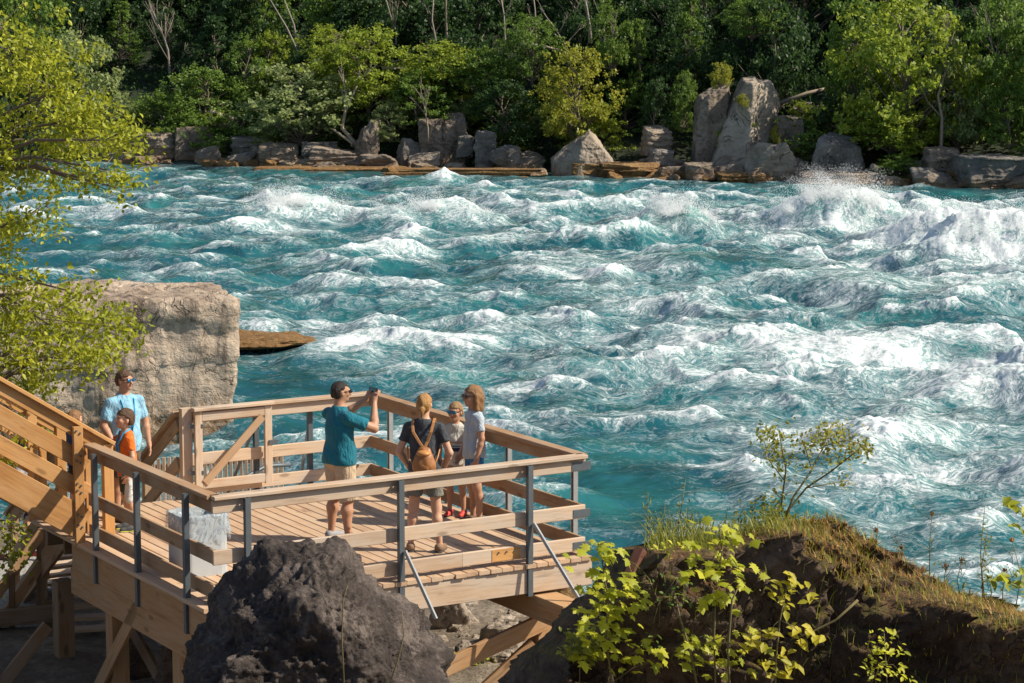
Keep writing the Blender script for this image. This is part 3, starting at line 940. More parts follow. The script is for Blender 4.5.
# ================================================================ FAR TREES
def leaf_quads(cent, nrm, size, rs_, aspect=.62, fold=.12):
    """kite leaves: centres (n,3), normals (n,3), size (n,)"""
    n_ = len(cent)
    t = rs_.normal(0, 1, (n_, 3)); t -= nrm * (t * nrm).sum(1)[:, None]
    t /= np.linalg.norm(t, axis=1)[:, None] + 1e-9
    b = np.cross(nrm, t)
    s = size[:, None]
    a0 = cent - t * s * .5; a2 = cent + t * s * .5
    a1 = cent + b * s * aspect * .5 + nrm * s * fold; a3 = cent - b * s * aspect * .5 + nrm * s * fold
    v = np.stack([a0, a1, a2, a3], 1).reshape(-1, 3)
    f = np.arange(n_ * 4).reshape(-1, 4)
    return v, f
def unit_nrm(rs_, n_, up=.5):
    q = rs_.normal(0, 1, (n_, 3)); q[:, 2] += up
    return q / np.linalg.norm(q, axis=1)[:, None]
def tree_unit(seed, ntips=46, per=130, shape='round', leaf=.075, spread=.17):
    """unit tree: base at origin, crown about 1 in half-width and 2 high; returns crown mesh data and a trunk MB"""
    rs_ = np.random.default_rng(seed)
    mb = MB()
    top = 1.75
    bend = rs_.normal(0, .1, 2)
    tr = [Vector((bend[0] * sin(k * 1.3) * k * .3, bend[1] * sin(k) * k * .3, top * k / 6)) for k in range(7)]
    mb.tube(tr, [.05 * (1 - k / 7.5) for k in range(7)], 6)
    tips = []
    for k in range(ntips):
        if shape == 'round':
            th = rs_.uniform(0, 2 * pi); z = rs_.uniform(.30, 1.95)
            rmax = sqrt(max(0.03, 1 - ((z - 1.0) / 1.05) ** 2)) * rs_.uniform(.75, 1.1)
        elif shape == 'bush':
            th = rs_.uniform(0, 2 * pi); z = rs_.uniform(.05, 1.9)
            rmax = sqrt(max(0.03, 1 - ((z - .6) / 1.4) ** 2)) * rs_.uniform(.75, 1.12)
        else:   # conifer
            th = rs_.uniform(0, 2 * pi); z = rs_.uniform(.1, 1.95)
            rmax = (1.02 - z / 2.05) * rs_.uniform(.8, 1.15)
        rad = rmax * sqrt(rs_.uniform(.18, 1))
        tip = Vector((rad * cos(th), rad * sin(th), z))
        tips.append(tip)
        zb = max(.12, min(top * .95, z - rad * rs_.uniform(.4, .9)))
        i = min(5, int(zb / top * 6)); fr = zb / top * 6 - i
        b0 = tr[i].lerp(tr[i + 1], fr)
        mid = b0.lerp(tip, .5) + Vector((0, 0, .06))
        mb.tube([b0, mid, tip], [.018, .011, .004], 4, False)
    cs, ns, ss = [], [], []
    for tp in tips:
        m = int(per * rs_.uniform(.5, 1.4))
        sp_ = spread * rs_.uniform(.7, 1.3)
        sub = rs_.normal(0, 1, (max(3, m // 22), 3)) * sp_ * np.array([1, 1, .6])
        c_ = sub[rs_.integers(0, len(sub), m)] + rs_.normal(0, 1, (m, 3)) * sp_ * .33 * np.array([1, 1, .7])
        if shape == 'conifer':
            c_[:, 2] *= .5
        cs.append(c_ + np.array(tp))
        out = np.array([tp.x, tp.y, (tp.z - 1) * .6]); out /= np.linalg.norm(out) + .3
        ns.append(unit_nrm(rs_, m, .7) + out * .5)
        ss.append(rs_.uniform(.6, 1.3, m) * leaf)
    cs = np.concatenate(cs); ns = np.concatenate(ns); ns /= np.linalg.norm(ns, axis=1)[:, None]
    cs[:, 2] = np.maximum(cs[:, 2], .02)
    v, f = leaf_quads(cs, ns, np.concatenate(ss), rs_)
    return v, f, mb
TREEMESH = {}
def tree_mesh(kind, variant, mat):
    key = (kind, variant, mat)
    if key not in TREEMESH:
        base = (kind, variant)
        if base not in TREEMESH:
            nt_, per, lf, sp_ = {'round': (58, 150, .075, .16), 'bush': (52, 150, .085, .17), 'conifer': (70, 95, .07, .12)}[kind]
            TREEMESH[base] = tree_unit(40 + variant * 7 + {'round': 0, 'bush': 100, 'conifer': 200}[kind], nt_, per, kind, lf, sp_)
        v, f, mb = TREEMESH[base]
        TREEMESH[key] = np_mesh('crown', v, f, M[mat], smooth=False)
    return TREEMESH[key]
TRUNK = {}
def far_tree(px, pyc, hw, hh, off, kind, variant, mat, label, group=None, name='tree', cat='tree', bark='bark', base=None, rz=None):
    y = bank(px, off)
    k = y / FPX
    top = PY(px, pyc - hh, y).z
    bx = PY(px, pyc, y).x
    bz = PY(px, base if base else pyc + hh, y).z
    gz = float(ground_z(bx, y))
    if base is None: bz = max(min(bz, top - .8), gz - .3) if off > 3 else bz
    t = thing(name, label, cat, (bx, y, bz), rz if rz is not None else (px * 1.7) % 6.28, group)
    t.scale = (hw * k, hw * k, (top - bz) / 2.0)
    me = tree_mesh(kind, variant, mat)
    c = bpy.data.objects.new('crown', me); COL.objects.link(c); c.parent = t
    if (kind, variant, bark) not in TRUNK:
        TRUNK[(kind, variant, bark)] = TREEMESH[(kind, variant)][2].build('trunk', M[bark], t, keep=False).data
    else:
        tk = bpy.data.objects.new('trunk', TRUNK[(kind, variant, bark)]); COL.objects.link(tk); tk.parent = t
    return t
FT = [
 (88, 100, 52, 62, 3.0, 'bush', 0, 'leaf_grey', 'big grey green willow like tree behind the near tree on the far left shore'),
 (40, 60, 42, 70, 6.0, 'round', 1, 'leaf_mid', 'green tree at the far left edge behind the near tree'),
 (120, 30, 24, 34, 14.0, 'conifer', 0, 'leaf_mid', 'slim green tree at the top left of the far slope'),
 (165, 118, 34, 26, 3.6, 'bush', 1, 'leaf_mid', 'low mid green bush right of the big grey green tree'),
 (205, 98, 40, 34, 5.0, 'bush', 2, 'leaf_mid', 'mid green bush under the bare dead tree'),
 (212, 125, 18, 12, 3.2, 'bush', 0, 'leaf_bright', 'small bright yellow green shrub on top of the tilted rock stack'),
 (246, 78, 26, 38, 7.5, 'round', 0, 'leaf_mid', 'rounded mid green tree right of the bare dead tree'),
 (272, 62, 24, 30, 9.0, 'bush', 1, 'leaf_bright', 'lighter green tree behind the big grey green bush'),
 (300, 104, 58, 44, 2.6, 'bush', 2, 'leaf_grey', 'big rounded grey green bush overhanging the flat blocks'),
 (368, 72, 50, 42, 5.0, 'round', 2, 'leaf_bright', 'bright green spreading tree above the leaning trunk'),
 (335, 52, 36, 24, 6.5, 'round', 0, 'leaf_bright', 'bright green leafy tree behind the big rounded bush'),
 (390, 122, 20, 20, 2.4, 'bush', 0, 'leaf_grey', 'small grey green bush right of the upright boulder'),
 (440, 70, 40, 28, 6.0, 'bush', 1, 'leaf_bright', 'bright green bush below the bare grey trunks'),
 (418, 98, 34, 26, 4.0, 'bush', 0, 'leaf_mid', 'mid green bush hanging over the tall pale cliff block'),
 (480, 72, 30, 26, 6.0, 'bush', 2, 'leaf_mid', 'green bush with dead twigs right of the bright bush'),
 (505, 112, 32, 32, 4.0, 'bush', 1, 'leaf_dark', 'dark green bush above the grey boulders at mid shore'),
 (532, 52, 30, 34, 6.5, 'round', 1, 'leaf_mid', 'mid green tree left of the yellow green tree'),
 (578, 98, 40, 48, 3.0, 'round', 2, 'leaf_yellow', 'yellow green tree standing above the pointed rock'),
 (612, 40, 22, 36, 7.0, 'round', 0, 'leaf_mid', 'green tree behind the yellow green tree with an orange top'),
 (640, 62, 20, 46, 8.0, 'conifer', 1, 'leaf_mid', 'slim cedar left of the great boulder on the shaded slope'),
 (690, 34, 24, 50, 9.0, 'conifer', 2, 'leaf_mid', 'tall cedar behind the great boulder on the shaded slope'),
 (655, 110, 18, 30, 4.0, 'bush', 0, 'leaf_dark', 'dark shrub above the brown square block'),
 (684, 102, 14, 30, 4.5, 'bush', 1, 'leaf_mid', 'narrow green shrub at the left of the split slab'),
 (752, 20, 28, 22, 9.0, 'round', 1, 'leaf_mid', 'leafy tree with pale limbs at the top above the great boulder'),
 (905, 80, 66, 78, 4.0, 'round', 1, 'leaf_bright', 'large bright green tree with a thin pale trunk on the right far shore'),
 (858, 60, 36, 62, 6.0, 'round', 2, 'leaf_mid', 'mid green tree left behind the large bright tree'),
 (890, 130, 40, 26, 3.0, 'bush', 2, 'leaf_bright', 'lower bright bush at the foot of the large bright tree'),
 (960, 96, 36, 60, 5.0, 'round', 0, 'leaf_grey', 'grey green twiggy tree right of the large bright tree'),
 (1004, 70, 40, 76, 5.5, 'round', 2, 'leaf_mid', 'tall green tree at the far right edge'),
 (1010, 116, 26, 34, 3.0, 'bush', 0, 'leaf_mid', 'green bush above the long grey ledge at the far right edge'),
 (898, 166, 22, 12, 1.2, 'bush', 1, 'leaf_mid', 'round dark green bush at the water below the bright tree'),
 (838, 118, 24, 20, 4.5, 'bush', 1, 'leaf_dark', 'dark shrub on the scree left of the large bright tree'),
 (1060, 90, 50, 80, 4.0, 'round', 1, 'leaf_mid', 'broad green tree just past the far right edge'),
]
for (px, pc, hw, hh, off, kd, vr, mt, lab) in FT:
    far_tree(px, pc, hw, hh, off, kd, vr, mt, lab)
# small plants on the great boulder
for (px, pc, hw, hh, lab) in ((721, 75, 11, 14, 'bushy yellow green plant on top of the split slab'), (742, 100, 6, 7, 'small tuft in the face of the great boulder'),
                              (775, 134, 5, 9, 'thin green plant above the rounded pale boulder'), (663, 160, 6, 6, 'small green plant by the dark square block')):
    far_tree(px, pc, hw, hh, 1.6, 'bush', 2, 'leaf_yellow', lab, name='shrub', cat='shrub', base=pc + hh)
# forest on the slope, its shade put into the dark leaf colour
r = random.Random(12)
G = 'trees of the shaded forest on the far slope'
for i in range(185):
    px = r.uniform(-90, 1110)
    off = 8 + 36 * r.random() ** 1.1
    y = bank(px, off)
    x = PY(px, 300, y).x
    gz = float(ground_z(x, y))
    hgt_ = r.uniform(3.5, 8.5); hw_ = hgt_ * r.uniform(.28, .45)
    kd = r.choice(('round', 'bush', 'bush', 'conifer')); vr = r.randrange(3)
    t = thing('forest_tree', 'dark green tree in the shaded forest on the far slope', 'tree', (x, y, gz - .2), r.uniform(0, 6.28), G)
    t.scale = (hw_, hw_, hgt_ / 2)
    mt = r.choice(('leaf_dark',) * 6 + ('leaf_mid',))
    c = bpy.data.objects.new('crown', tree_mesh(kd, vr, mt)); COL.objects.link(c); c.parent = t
    if (kd, vr, 'bark') not in TRUNK:
        TRUNK[(kd, vr, 'bark')] = TREEMESH[(kd, vr)][2].build('trunk', M['bark'], t, keep=False).data
    else:
        tk = bpy.data.objects.new('trunk', TRUNK[(kd, vr, 'bark')]); COL.objects.link(tk); tk.parent = t
SG = 'sunlit shrubs at the foot of the far slope'
for i in range(34):
    px = r.uniform(130, 1040); off = r.uniform(2.6, 8.5); y = bank(px, off); x = PY(px, 300, y).x
    hgt_ = r.uniform(1.6, 3.8); hw_ = hgt_ * r.uniform(.45, .75); vr = r.randrange(3)
    t = thing('shoreline_shrub', 'leafy shrub among the rocks and trees at the foot of the far slope', 'shrub', (x, y, float(ground_z(x, y)) - .15), r.uniform(0, 6.28), SG)
    t.scale = (hw_, hw_, hgt_ / 2)
    c = bpy.data.objects.new('crown', tree_mesh('bush', vr, r.choice(('leaf_mid', 'leaf_bright', 'leaf_grey', 'leaf_mid')))); COL.objects.link(c); c.parent = t
    tk = bpy.data.objects.new('trunk', TRUNK[('bush', vr, 'bark')]); COL.objects.link(tk); tk.parent = t
# low undergrowth carpeting the slope
rs_ = np.random.default_rng(77)
m = 90000
ux = rs_.uniform(-45, 52, m); uo = 2.5 + 48 * rs_.random(m)
uy = shore(ux) + uo
patch = fbm(np.stack([ux * .25, uy * .25, np.zeros(m)], -1), 3, 6)
keep = patch > -.25
ux, uy, patch = ux[keep], uy[keep], patch[keep]
uz = ground_z(ux, uy) + np.abs(rs_.normal(0, .5, len(ux))) * (1 + patch)
v, f = leaf_quads(np.stack([ux, uy, uz], -1), unit_nrm(rs_, len(ux), .8), rs_.uniform(.18, .42, len(ux)), rs_)
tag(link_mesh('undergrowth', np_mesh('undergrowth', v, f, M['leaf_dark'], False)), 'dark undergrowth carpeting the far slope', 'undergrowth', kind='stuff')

# dead and bare trees
def bare_tree(pts, y, rad, label, twigs=8, seed=0, name='dead_tree', fan=.6, mat='bark_dead', down=.8):
    """pts: pixel polyline of the trunk, base first"""
    rr = random.Random(seed)
    P = [PY(a, b, y + .15 * i) for i, (a, b) in enumerate(pts)]
    P.insert(0, P[0] - Vector((0, 0, down)))
    t = thing(name, label, 'tree', P[0])
    mb = MB(); nP = len(P)
    mb.tube(P, [rad * (1 - .7 * i / (nP - 1)) for i in range(nP)], 6)
    mb.build('trunk', M[mat], t)
    if twigs:
        mb = MB()
        for k in range(twigs):
            i = rr.randrange(max(1, nP // 2), nP); b0 = P[i - 1].lerp(P[i], rr.random())
            L = (P[-1] - P[0]).length * rr.uniform(.22, .5)
            d = Vector((rr.uniform(-fan, fan), rr.uniform(-.4, .4), rr.uniform(.5, 1))).normalized()
            e1 = b0 + d * L * .5; d2 = (d + Vector((rr.uniform(-.3, .3), 0, rr.uniform(-.1, .4)))).normalized(); e2 = e1 + d2 * L * .5
            mb.tube([b0, e1, e2], [rad * .42, rad * .28, rad * .12], 5)
            for q in range(3):
                d3 = (d2 + Vector((rr.uniform(-.7, .7), rr.uniform(-.3, .3), rr.uniform(-.2, .4)))).normalized()
                mb.tube([e1.lerp(e2, rr.random()), e2 + d3 * L * .3], [rad * .2, rad * .08], 4)
        mb.build('branches', M[mat], t)
    return t
bare_tree([(170, 76), (168, 50), (160, 28), (150, 10)], bank(165, 9), .11, 'bare dead tree with a fan of pale branches on the left far slope', 11, 1, fan=.5)
bare_tree([(298, 52), (287, 28), (268, -4)], bank(290, 9), .10, 'leaning bare trunk with a forked top behind the bright green tree', 0, 2)
bare_tree([(298, 50), (294, 25), (282, -6)], bank(296, 9.4), .11, 'upright bare trunk beside the leaning forked one', 0, 3)
bare_tree([(396, 32), (390, 14), (384, -8)], bank(392, 9), .08, 'thin brown bare trunk at the top left of centre', 3, 4)
bare_tree([(436, 42), (432, 20), (434, -8)], bank(434, 9), .09, 'bare grey trunk with a slight bend at top centre', 2, 5)
bare_tree([(447, 46), (446, 20), (446, -8)], bank(447, 10), .14, 'thick straight shaded trunk at top centre', 0, 6, mat='bark')
bare_tree([(505, 40), (504, 15), (500, -8)], bank(503, 9), .09, 'pale blue grey bare trunk with side limbs right of top centre', 4, 7)
bare_tree([(536, 34), (535, 10), (533, -8)], bank(535, 9), .09, 'pale bare trunk left of the dead snags', 3, 8)
bare_tree([(568, 50), (556, 30), (540, 8)], bank(556, 7), .07, 'grey leaning dead snag with fine twigs', 5, 9)
bare_tree([(590, 30), (587, 10), (584, -8)], bank(588, 8), .14, 'clump of bare pale stems above the yellow green tree', 7, 10, fan=.3)
bare_tree([(604, 32), (602, 12), (604, -8)], bank(603, 8.5), .08, 'slim pale stem right of the bare clump', 2, 11)
bare_tree([(354, 142), (342, 128), (345, 112), (356, 88), (360, 70)], bank(350, 1.8), .16, 'leaning brown trunk forking above the flat block', 4, 12, name='leaning_tree', mat='bark_pale', down=.3)
bare_tree([(352, 143), (334, 130), (330, 128)], bank(342, 1.5), .12, 'broken brown limb leaning left at the foot of the forked trunk', 0, 13, name='broken_limb', mat='bark_pale', down=.2)
bare_tree([(428, 128), (424, 105), (420, 92)], bank(424, 2.0), .06, 'small bleached dead bush against the pale cliff block', 7, 14, mat='bark_pale')
bare_tree([(941, 146), (942, 118), (938, 96), (946, 70), (944, 40)], bank(941, 3.2), .12, 'thin pale trunk inside the large bright tree', 4, 15, name='thin_trunk', mat='bark_pale', down=.4)
bare_tree([(1000, 70), (990, 40), (985, 10)], bank(992, 4.0), .05, 'bare grey twigs in front of the tall tree at the right edge', 6, 16)
def log(a, b, y, rad, label):
    mb = MB(); p0, p1 = PY(*a, y), PY(*b, y + .6)
    mb.tube([p0, p0.lerp(p1, .5) + Vector((0, 0, .1)), p1], [rad, rad * .85, rad * .5], 6)
    tag(mb.build('fallen_log', M['bark_pale']), label, 'log')
log((778, 104), (836, 86), bank(805, 8), .14, 'long pale fallen log on the scree right of the great boulder')
log((872, 166), (886, 176), bank(878, .2), .16, 'pale curved driftwood log by the dark ledge')
log((382, 68), (424, 72), bank(400, 4.6), .09, 'pale fallen trunk lying across the bright bushes')
log((520, 43), (566, 52), bank(545, 5.5), .09, 'pale fallen trunk across the green trees at top centre')
log((890, 136), (912, 152), bank(900, 2.2), .10, 'pale dead branch under the large bright tree')
# ================================================================ VIEWING PLATFORM
DK = -0.04                      # top of the deck boards
UL, VL = 4.42, 5.04
plat = thing('viewing_platform', 'wooden river viewing platform with weathered plank railings on grey steel posts', 'platform', D(2.2, 2.5, DK))
vu = Vector((UX, UY, 0)); vv_ = Vector((VX, VY, 0))
# deck boards run away from the front edge
mb = MB(); bw = .146
k = 0; u = -.06
while u < UL + .08:
    mb.beam(D(u + bw / 2 - .003, -.11 + RNG.uniform(-.012, .012), DK - .022 + RNG.uniform(-.002, .002)), D(u + bw / 2 - .003, VL + .08, DK - .022), bw - .011, .044)
    u += bw; k += 1
mb.build('deck_boards', M['wood_deck'], plat)
# fascia and joists
mb = MB()
mb.beam(D(-.07, -.06, DK - .19), D(2.35, -.06, DK - .19), .045, .285)
mb.beam(D(2.353, -.06, DK - .19), D(UL + .08, -.06, DK - .19), .045, .285)
mb.build('fascia', M['wood_rail'], plat)
mb = MB()
mb.beam(D(-.075, -.03, DK - .19), D(-.075, VL, DK - .19), .045, .285)
mb.build('fascia', M['wood_rail2'], plat)
mb = MB()
for vz in range(4):   # boarded left skirt
    pass
mb.beam(D(UL + .10, -.02, DK - .21), D(UL + .10, 3.75, DK - .21), .045, .33)
mb.build('fascia', M['wood_mid'], plat)
mb = MB()
mb.beam(D(UL + .06, -.03, DK - .53), D(UL + .06, 3.85, DK - .53), .09, .30)
mb.build('edge_beam', M['wood_mid'], plat)
mb = MB()
for v in np.arange(.35, VL, .55):
    mb.beam(D(-.04, v, DK - .18), D(UL + .05, v, DK - .18), .045, .24)
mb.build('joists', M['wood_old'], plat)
# timber beams under the deck, ends sticking out at the front
for (u0, out) in ((.52, .66), (3.2, .1)):
    mb = MB()
    mb.beam(D(u0, -out, DK - .50), D(u0, VL - .3, DK - .50), .30, .27)
    mb.beam(D(u0 + .001, -out - .012, DK - .50), D(u0 + .001, -out, DK - .50), .285, .255)
    mb.build('beam', M['wood_mid'], plat)
# posts and braces under the deck
GZ = -1.9
def upost(u, v, z1, sx=.2, sy=.2, mat='wood_mid', z0=GZ - .3, par=plat):
    mb = MB(); mb.beam(D(u, v, z0), D(u, v, z1), sx, sy, up=vv_); return mb.build('support_post', M[mat], par)
upost(.30, .35, DK - .64, .24, .2)
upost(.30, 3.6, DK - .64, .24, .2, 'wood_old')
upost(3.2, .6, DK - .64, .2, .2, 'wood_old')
upost(4.35, 1.05, DK - .70, .16, .2)
upost(4.35, 2.9, DK - .70, .2, .2)
upost(4.35, 4.6, DK - .70, .2, .2, 'wood_old')
def brace(p0, p1, w_=.05, h_=.2, mat='wood_mid', up=(0, 0, 1), name='brace', par=plat):
    mb = MB(); mb.beam(p0, p1, w_, h_, up=up); return mb.build(name, M[mat], par)
brace(D(.36, .22, DK - .76), D(2.6, .22, DK - 1.38), .06, .20)
brace(D(.42, .30, DK - 1.05), D(1.35, .55, GZ), .07, .22)
brace(D(1.9, .3, GZ + .1), D(2.9, .25, DK - 1.0), .06, .18, 'wood_old')
brace(D(4.50, 1.9, DK - .42), D(4.50, 3.25, -1.78), .05, .17)
brace(D(4.22, 1.15, -1.75), D(4.22, 3.1, DK - .75), .05, .17, 'wood_old')
brace(D(4.28, 1.0, DK - 1.05), D(3.3, .8, -1.9), .05, .17, 'wood_old')

# railings: planks inside, steel posts outside
def rail_run(p0, p1, mat, caps=True, zoff=0, nrm=None):
    mb = MB(); mb.beam(p0 + Vector((0, 0, 1.07)), p1 + Vector((0, 0, 1.07)), .145, .04); mb.build('handrail', M[mat], plat)
    for zc, hh in ((.975, .135), (.45, .15), (.085, .15)):
        mb = MB(); L = (p1 - p0).length
        if L > 3.5 and zc < .9:
            q = p0.lerp(p1, .55 if zc > .3 else .35)
            mb.beam(p0 + Vector((0, 0, zc)), q + Vector((0, 0, zc)), .042, hh); mb.beam(q + (p1 - p0).normalized() * .003 + Vector((0, 0, zc)), p1 + Vector((0, 0, zc)), .042, hh)
        else:
            mb.beam(p0 + Vector((0, 0, zc)), p1 + Vector((0, 0, zc)), .042, hh)
        mb.build('rail_plank', M[mat], plat)
rail_run(D(-.02, 0), D(UL + .03, 0), 'wood_rail')
rail_run(D(0, .03), D(0, VL - .03), 'wood_rail2')
rail_run(D(-.02, VL), D(2.50, VL), 'wood_rail')
rail_run(D(UL, .03), D(UL, 3.45), 'wood_rail2')
# steel posts
def spost(u, v, z0=-.40, z1=1.05, w_=.062, mat='steel'):
    mb = MB()
    mb.beam(D(u, v, z0), D(u, v, z1), w_, .012, up=vv_, bev=.001)
    mb.beam(D(u - .025, v + .027, z0), D(u - .025, v + .027, z1), .012, .05, up=vv_, bev=.001)
    mb.beam(D(u + .025, v + .027, z0), D(u + .025, v + .027, z1), .012, .05, up=vv_, bev=.001)
    return mb.build('post', M[mat], plat)
for u in (.74, 2.33, 4.10):
    spost(u, -.105)
def spost_side(u, v, sgn, z0=-.40, z1=1.05, mat='steel'):
    mb = MB()
    mb.beam(D(u, v, z0), D(u, v, z1), .062, .012, up=vu, bev=.001)
    mb.beam(D(u - .027 * sgn, v - .025, z0), D(u - .027 * sgn, v - .025, z1), .05, .012, up=vv_, bev=.001)
    mb.beam(D(u - .027 * sgn, v + .025, z0), D(u - .027 * sgn, v + .025, z1), .05, .012, up=vv_, bev=.001)
    return mb.build('post', M[mat], plat)
for v in (.32, 1.75, 3.2, 4.68):
    spost_side(-.115, v, -1, mat='steel_light')
for v in (.45, 1.76, 2.98):
    spost_side(UL + .15, v, 1, z0=-.42)
for u in (.8, 1.55, 2.5):
    spost(u, VL + .11, mat='steel')
# thin diagonal struts
for (a, b) in ((D(.72, -.135, .42), D(.40, -.56, -.38)), (D(2.31, -.135, .30), D(2.10, -.42, -.40)), (D(4.08, -.135, .1), D(3.95, -.35, -.42)),
               (D(.80, VL + .14, .75), D(.80, VL + .55, -.4)), (D(1.57, VL + .14, .75), D(1.9, VL + .5, -.4)), (D(2.52, VL + .14, .75), D(2.52, VL + .5, -.4))):
    mb = MB(); mb.beam(a, b, .034, .034, bev=.002); mb.build('strut', M['steel_light'], plat)
# corner plates with bolts
for zc in (.45, .085):
    mb = MB(); mb.beam(D(-.082, -.0245, zc - .015), D(.14, -.0245, zc - .015), .005, .09, bev=.001)
    pl = mb.build('corner_plate', M['steel'], plat)
    mb = MB()
    for u in (-.04, .04, .10):
        mb.tube([D(u, -.027, zc - .01), D(u, -.040, zc - .01)], .012, 6)
    mb.build('bolts', M['steel_light'], pl, keep=False).matrix_parent_inverse = Matrix.Translation(plat.location).inverted() @ Matrix.Rotation(0, 4, 'Z')
mb = MB(); mb.beam(D(-.085, -.0245, .965), D(.16, -.0245, .965), .005, .10, bev=.001); mb.build('corner_plate', M['steel'], plat)
# splice boards on the front rail
for (u0, u1, zc) in ((.82, 1.18, .085), (3.05, 3.45, .085)):
    mb = MB(); mb.beam(D(u0, .045, zc), D(u1, .045, zc), .04, .14); mb.build('splice_board', M['wood_new'], plat)
    mb = MB(); mb.beam(D(u0, -.0235, zc), D(u1, -.0235, zc), .006, .13, bev=.001); s_p = mb.build('splice_board', M['wood_new'], plat)
    mb = MB()
    for q in range(3):
        uu = u0 + .08 + q * (u1 - u0 - .16) / 2
        mb.tube([D(uu, -.026, zc + .03), D(uu, -.042, zc + .03)], .010, 6)
    mb.build('bolts', M['steel'], plat)
# end post of the back rail at the stair opening
mb = MB(); mb.beam(D(2.555, VL, -.35), D(2.555, VL, 1.10), .14, .09, up=vv_); mb.build('gate_post', M['wood_rail'], plat)

# ---------------------------------------------------------------- open gate folded against the back rail
gate = thing('wooden_gate', 'wooden gate with a diagonal brace folded back against the far railing', 'gate', D(2.55, VL - .11, DK))
gv = VL - .115
for u in (2.44, 1.50):
    mb = MB(); mb.beam(D(u, gv, .08), D(u, gv, 1.06), .10, .045, up=vv_); mb.build('stile', M['wood_rail'], gate)
mb = MB(); mb.beam(D(2.51, gv, 1.09), D(1.43, gv, 1.09), .12, .04); mb.build('top_cap', M['wood_rail'], gate)
for zc in (.995, .15):
    mb = MB(); mb.beam(D(2.388, gv, zc), D(1.552, gv, zc), .042, .11); mb.build('cross_rail', M['wood_rail'], gate)
mb = MB(); mb.beam(D(2.37, gv - .022, .17), D(1.58, gv - .022, .93), .03, .10); mb.build('diagonal_brace', M['wood_rail2'], gate)
for zc in (.30, .88):
    mb = MB(); mb.beam(D(2.56, gv + .03, zc), D(2.39, gv - .027, zc), .008, .05, bev=.001); mb.build('hinge', M['steel'], gate)
mb = MB(); mb.beam(D(1.50, gv - .03, .60), D(1.38, gv - .03, .60), .02, .05, bev=.002); mb.build('latch', M['steel'], gate)

# ---------------------------------------------------------------- stairs up from the left side
st = thing('wooden_staircase', 'fresh orange wooden staircase with sloping plank railings climbing to the left', 'staircase', D(4.6, 4.2, DK))
SV = 3.52
A0 = D(4.17, SV)
def uv_at_px(px, v):
    # u on line v whose pixel column is px
    lo, hi = 2.0, 9.0
    for _ in range(50):
        m = (lo + hi) / 2; q = D(m, v)
        col_ = 512 + FPX * q.x / (q.y * cos(PITCH) - (1.2 - CAMZ) * sin(PITCH))
        if col_ > px: lo = m
        else: hi = m
    return lo
uL = uv_at_px(0, SV)
zA = PY(113, 439, A0.y).z; zB = PY(0, 377, D(uL, SV).y).z
SL = (zB - zA) / (uL - 4.17)
def S(u, v, dz): return D(u, v, zA + (u - 4.17) * SL + dz)
UE = uL + 3.2
tread_n = int((UE - 4.4) / .27)
for side, mt in ((SV, 'wood_new'), (SV + 1.5, 'wood_new')):
    for (dz, hh, ww, u0) in ((-.01, .045, .15, 4.11), (-.12, .13, .045, 4.14), (-.42, .20, .045, 4.42), (-.76, .19, .045, 4.42)):
        mb = MB(); mb.beam(S(u0, side, dz), S(UE, side, dz), ww, hh); mb.build('handrail' if hh < .1 else 'rail_plank', M[mt], st)
    mb = MB(); mb.beam(S(4.50, side + (.05 if side > SV else -.05), -1.16), S(UE, side + (.05 if side > SV else -.05), -1.16), .065, .36); mb.build('stringer', M[mt], st)
    for uu, zt in ((4.56, -.06), (5.9, -.06), (7.2, -.06)):
        mb = MB(); mb.beam(S(uu, side - .085, -1.42), S(uu, side - .085, zt), .115, .05, up=vv_); mb.build('post', M[mt], st)
    mb = MB(); mb.beam(D(4.18, side, DK), S(4.18, side, -.06), .12, .09, up=vv_); mb.build('post', M[mt], st)
    mb = MB(); mb.beam(S(4.40, side + .02, -1.20), S(4.40, side + .02, -.06), .09, .05, up=vv_); mb.build('post', M[mt], st)
for k in range(tread_n):
    uu = 4.62 + k * .27
    z = DK + .175 + k * .27 * SL
    mb = MB(); mb.beam(D(uu, SV + .03, z), D(uu, SV + 1.47, z), .285, .04, up=(0, 0, 1)); mb.build('tread', M['wood_deck'], st)
# bolts on the near post
mb = MB()
for dz in (-.12, -.38, -.46, -.72, -.80, -1.08, -1.2):
    for du in (-.02, .025):
        mb.tube([S(4.56 + du, SV - .11, dz), S(4.56 + du, SV - .125, dz)], .012, 6)
mb.build('bolts', M['steel'], st)
for uu in (5.6, 7.4):
    for v in (SV + .1, SV + 1.4):
        mb = MB(); mb.beam(D(uu, v, GZ - .2), S(uu, v, -1.3), .14, .14, up=vv_); mb.build('support_post', M['wood_old'], st)
mb = MB(); mb.beam(D(4.9, SV + .1, -1.0), D(5.6, SV + .1, -1.75), .05, .15); mb.build('brace', M['wood_old'], st)

# ---------------------------------------------------------------- stairs down from the back opening
bs = thing('lower_staircase', 'weathered wooden stairs dropping behind the platform towards the gravel path', 'staircase', D(3.35, VL + .1, DK))
SD = -.66
def B(u, t, dz): return D(u, VL + .08 + t, DK + SD * t + dz)
TE = 2.35
for uu in (2.62, 4.0):
    for (dz, hh, ww) in ((1.08, .05, .13), (.94, .13, .045), (.45, .16, .045)):
        mb = MB(); mb.beam(B(uu, 0, dz), B(uu, TE, dz), ww, hh); mb.build('handrail' if hh < .1 else 'rail_plank', M['wood_rail2'], bs)
    mb = MB(); mb.beam(B(uu, .0, -.16), B(uu, TE, -.16), .06, .28); mb.build('stringer', M['wood_rail2'], bs)
    for tt in (1.2, 2.3):
        mb = MB(); mb.beam(B(uu - .06, tt, -.3), B(uu - .06, tt, 1.05), .09, .09, up=vv_); mb.build('post', M['wood_rail2'], bs)
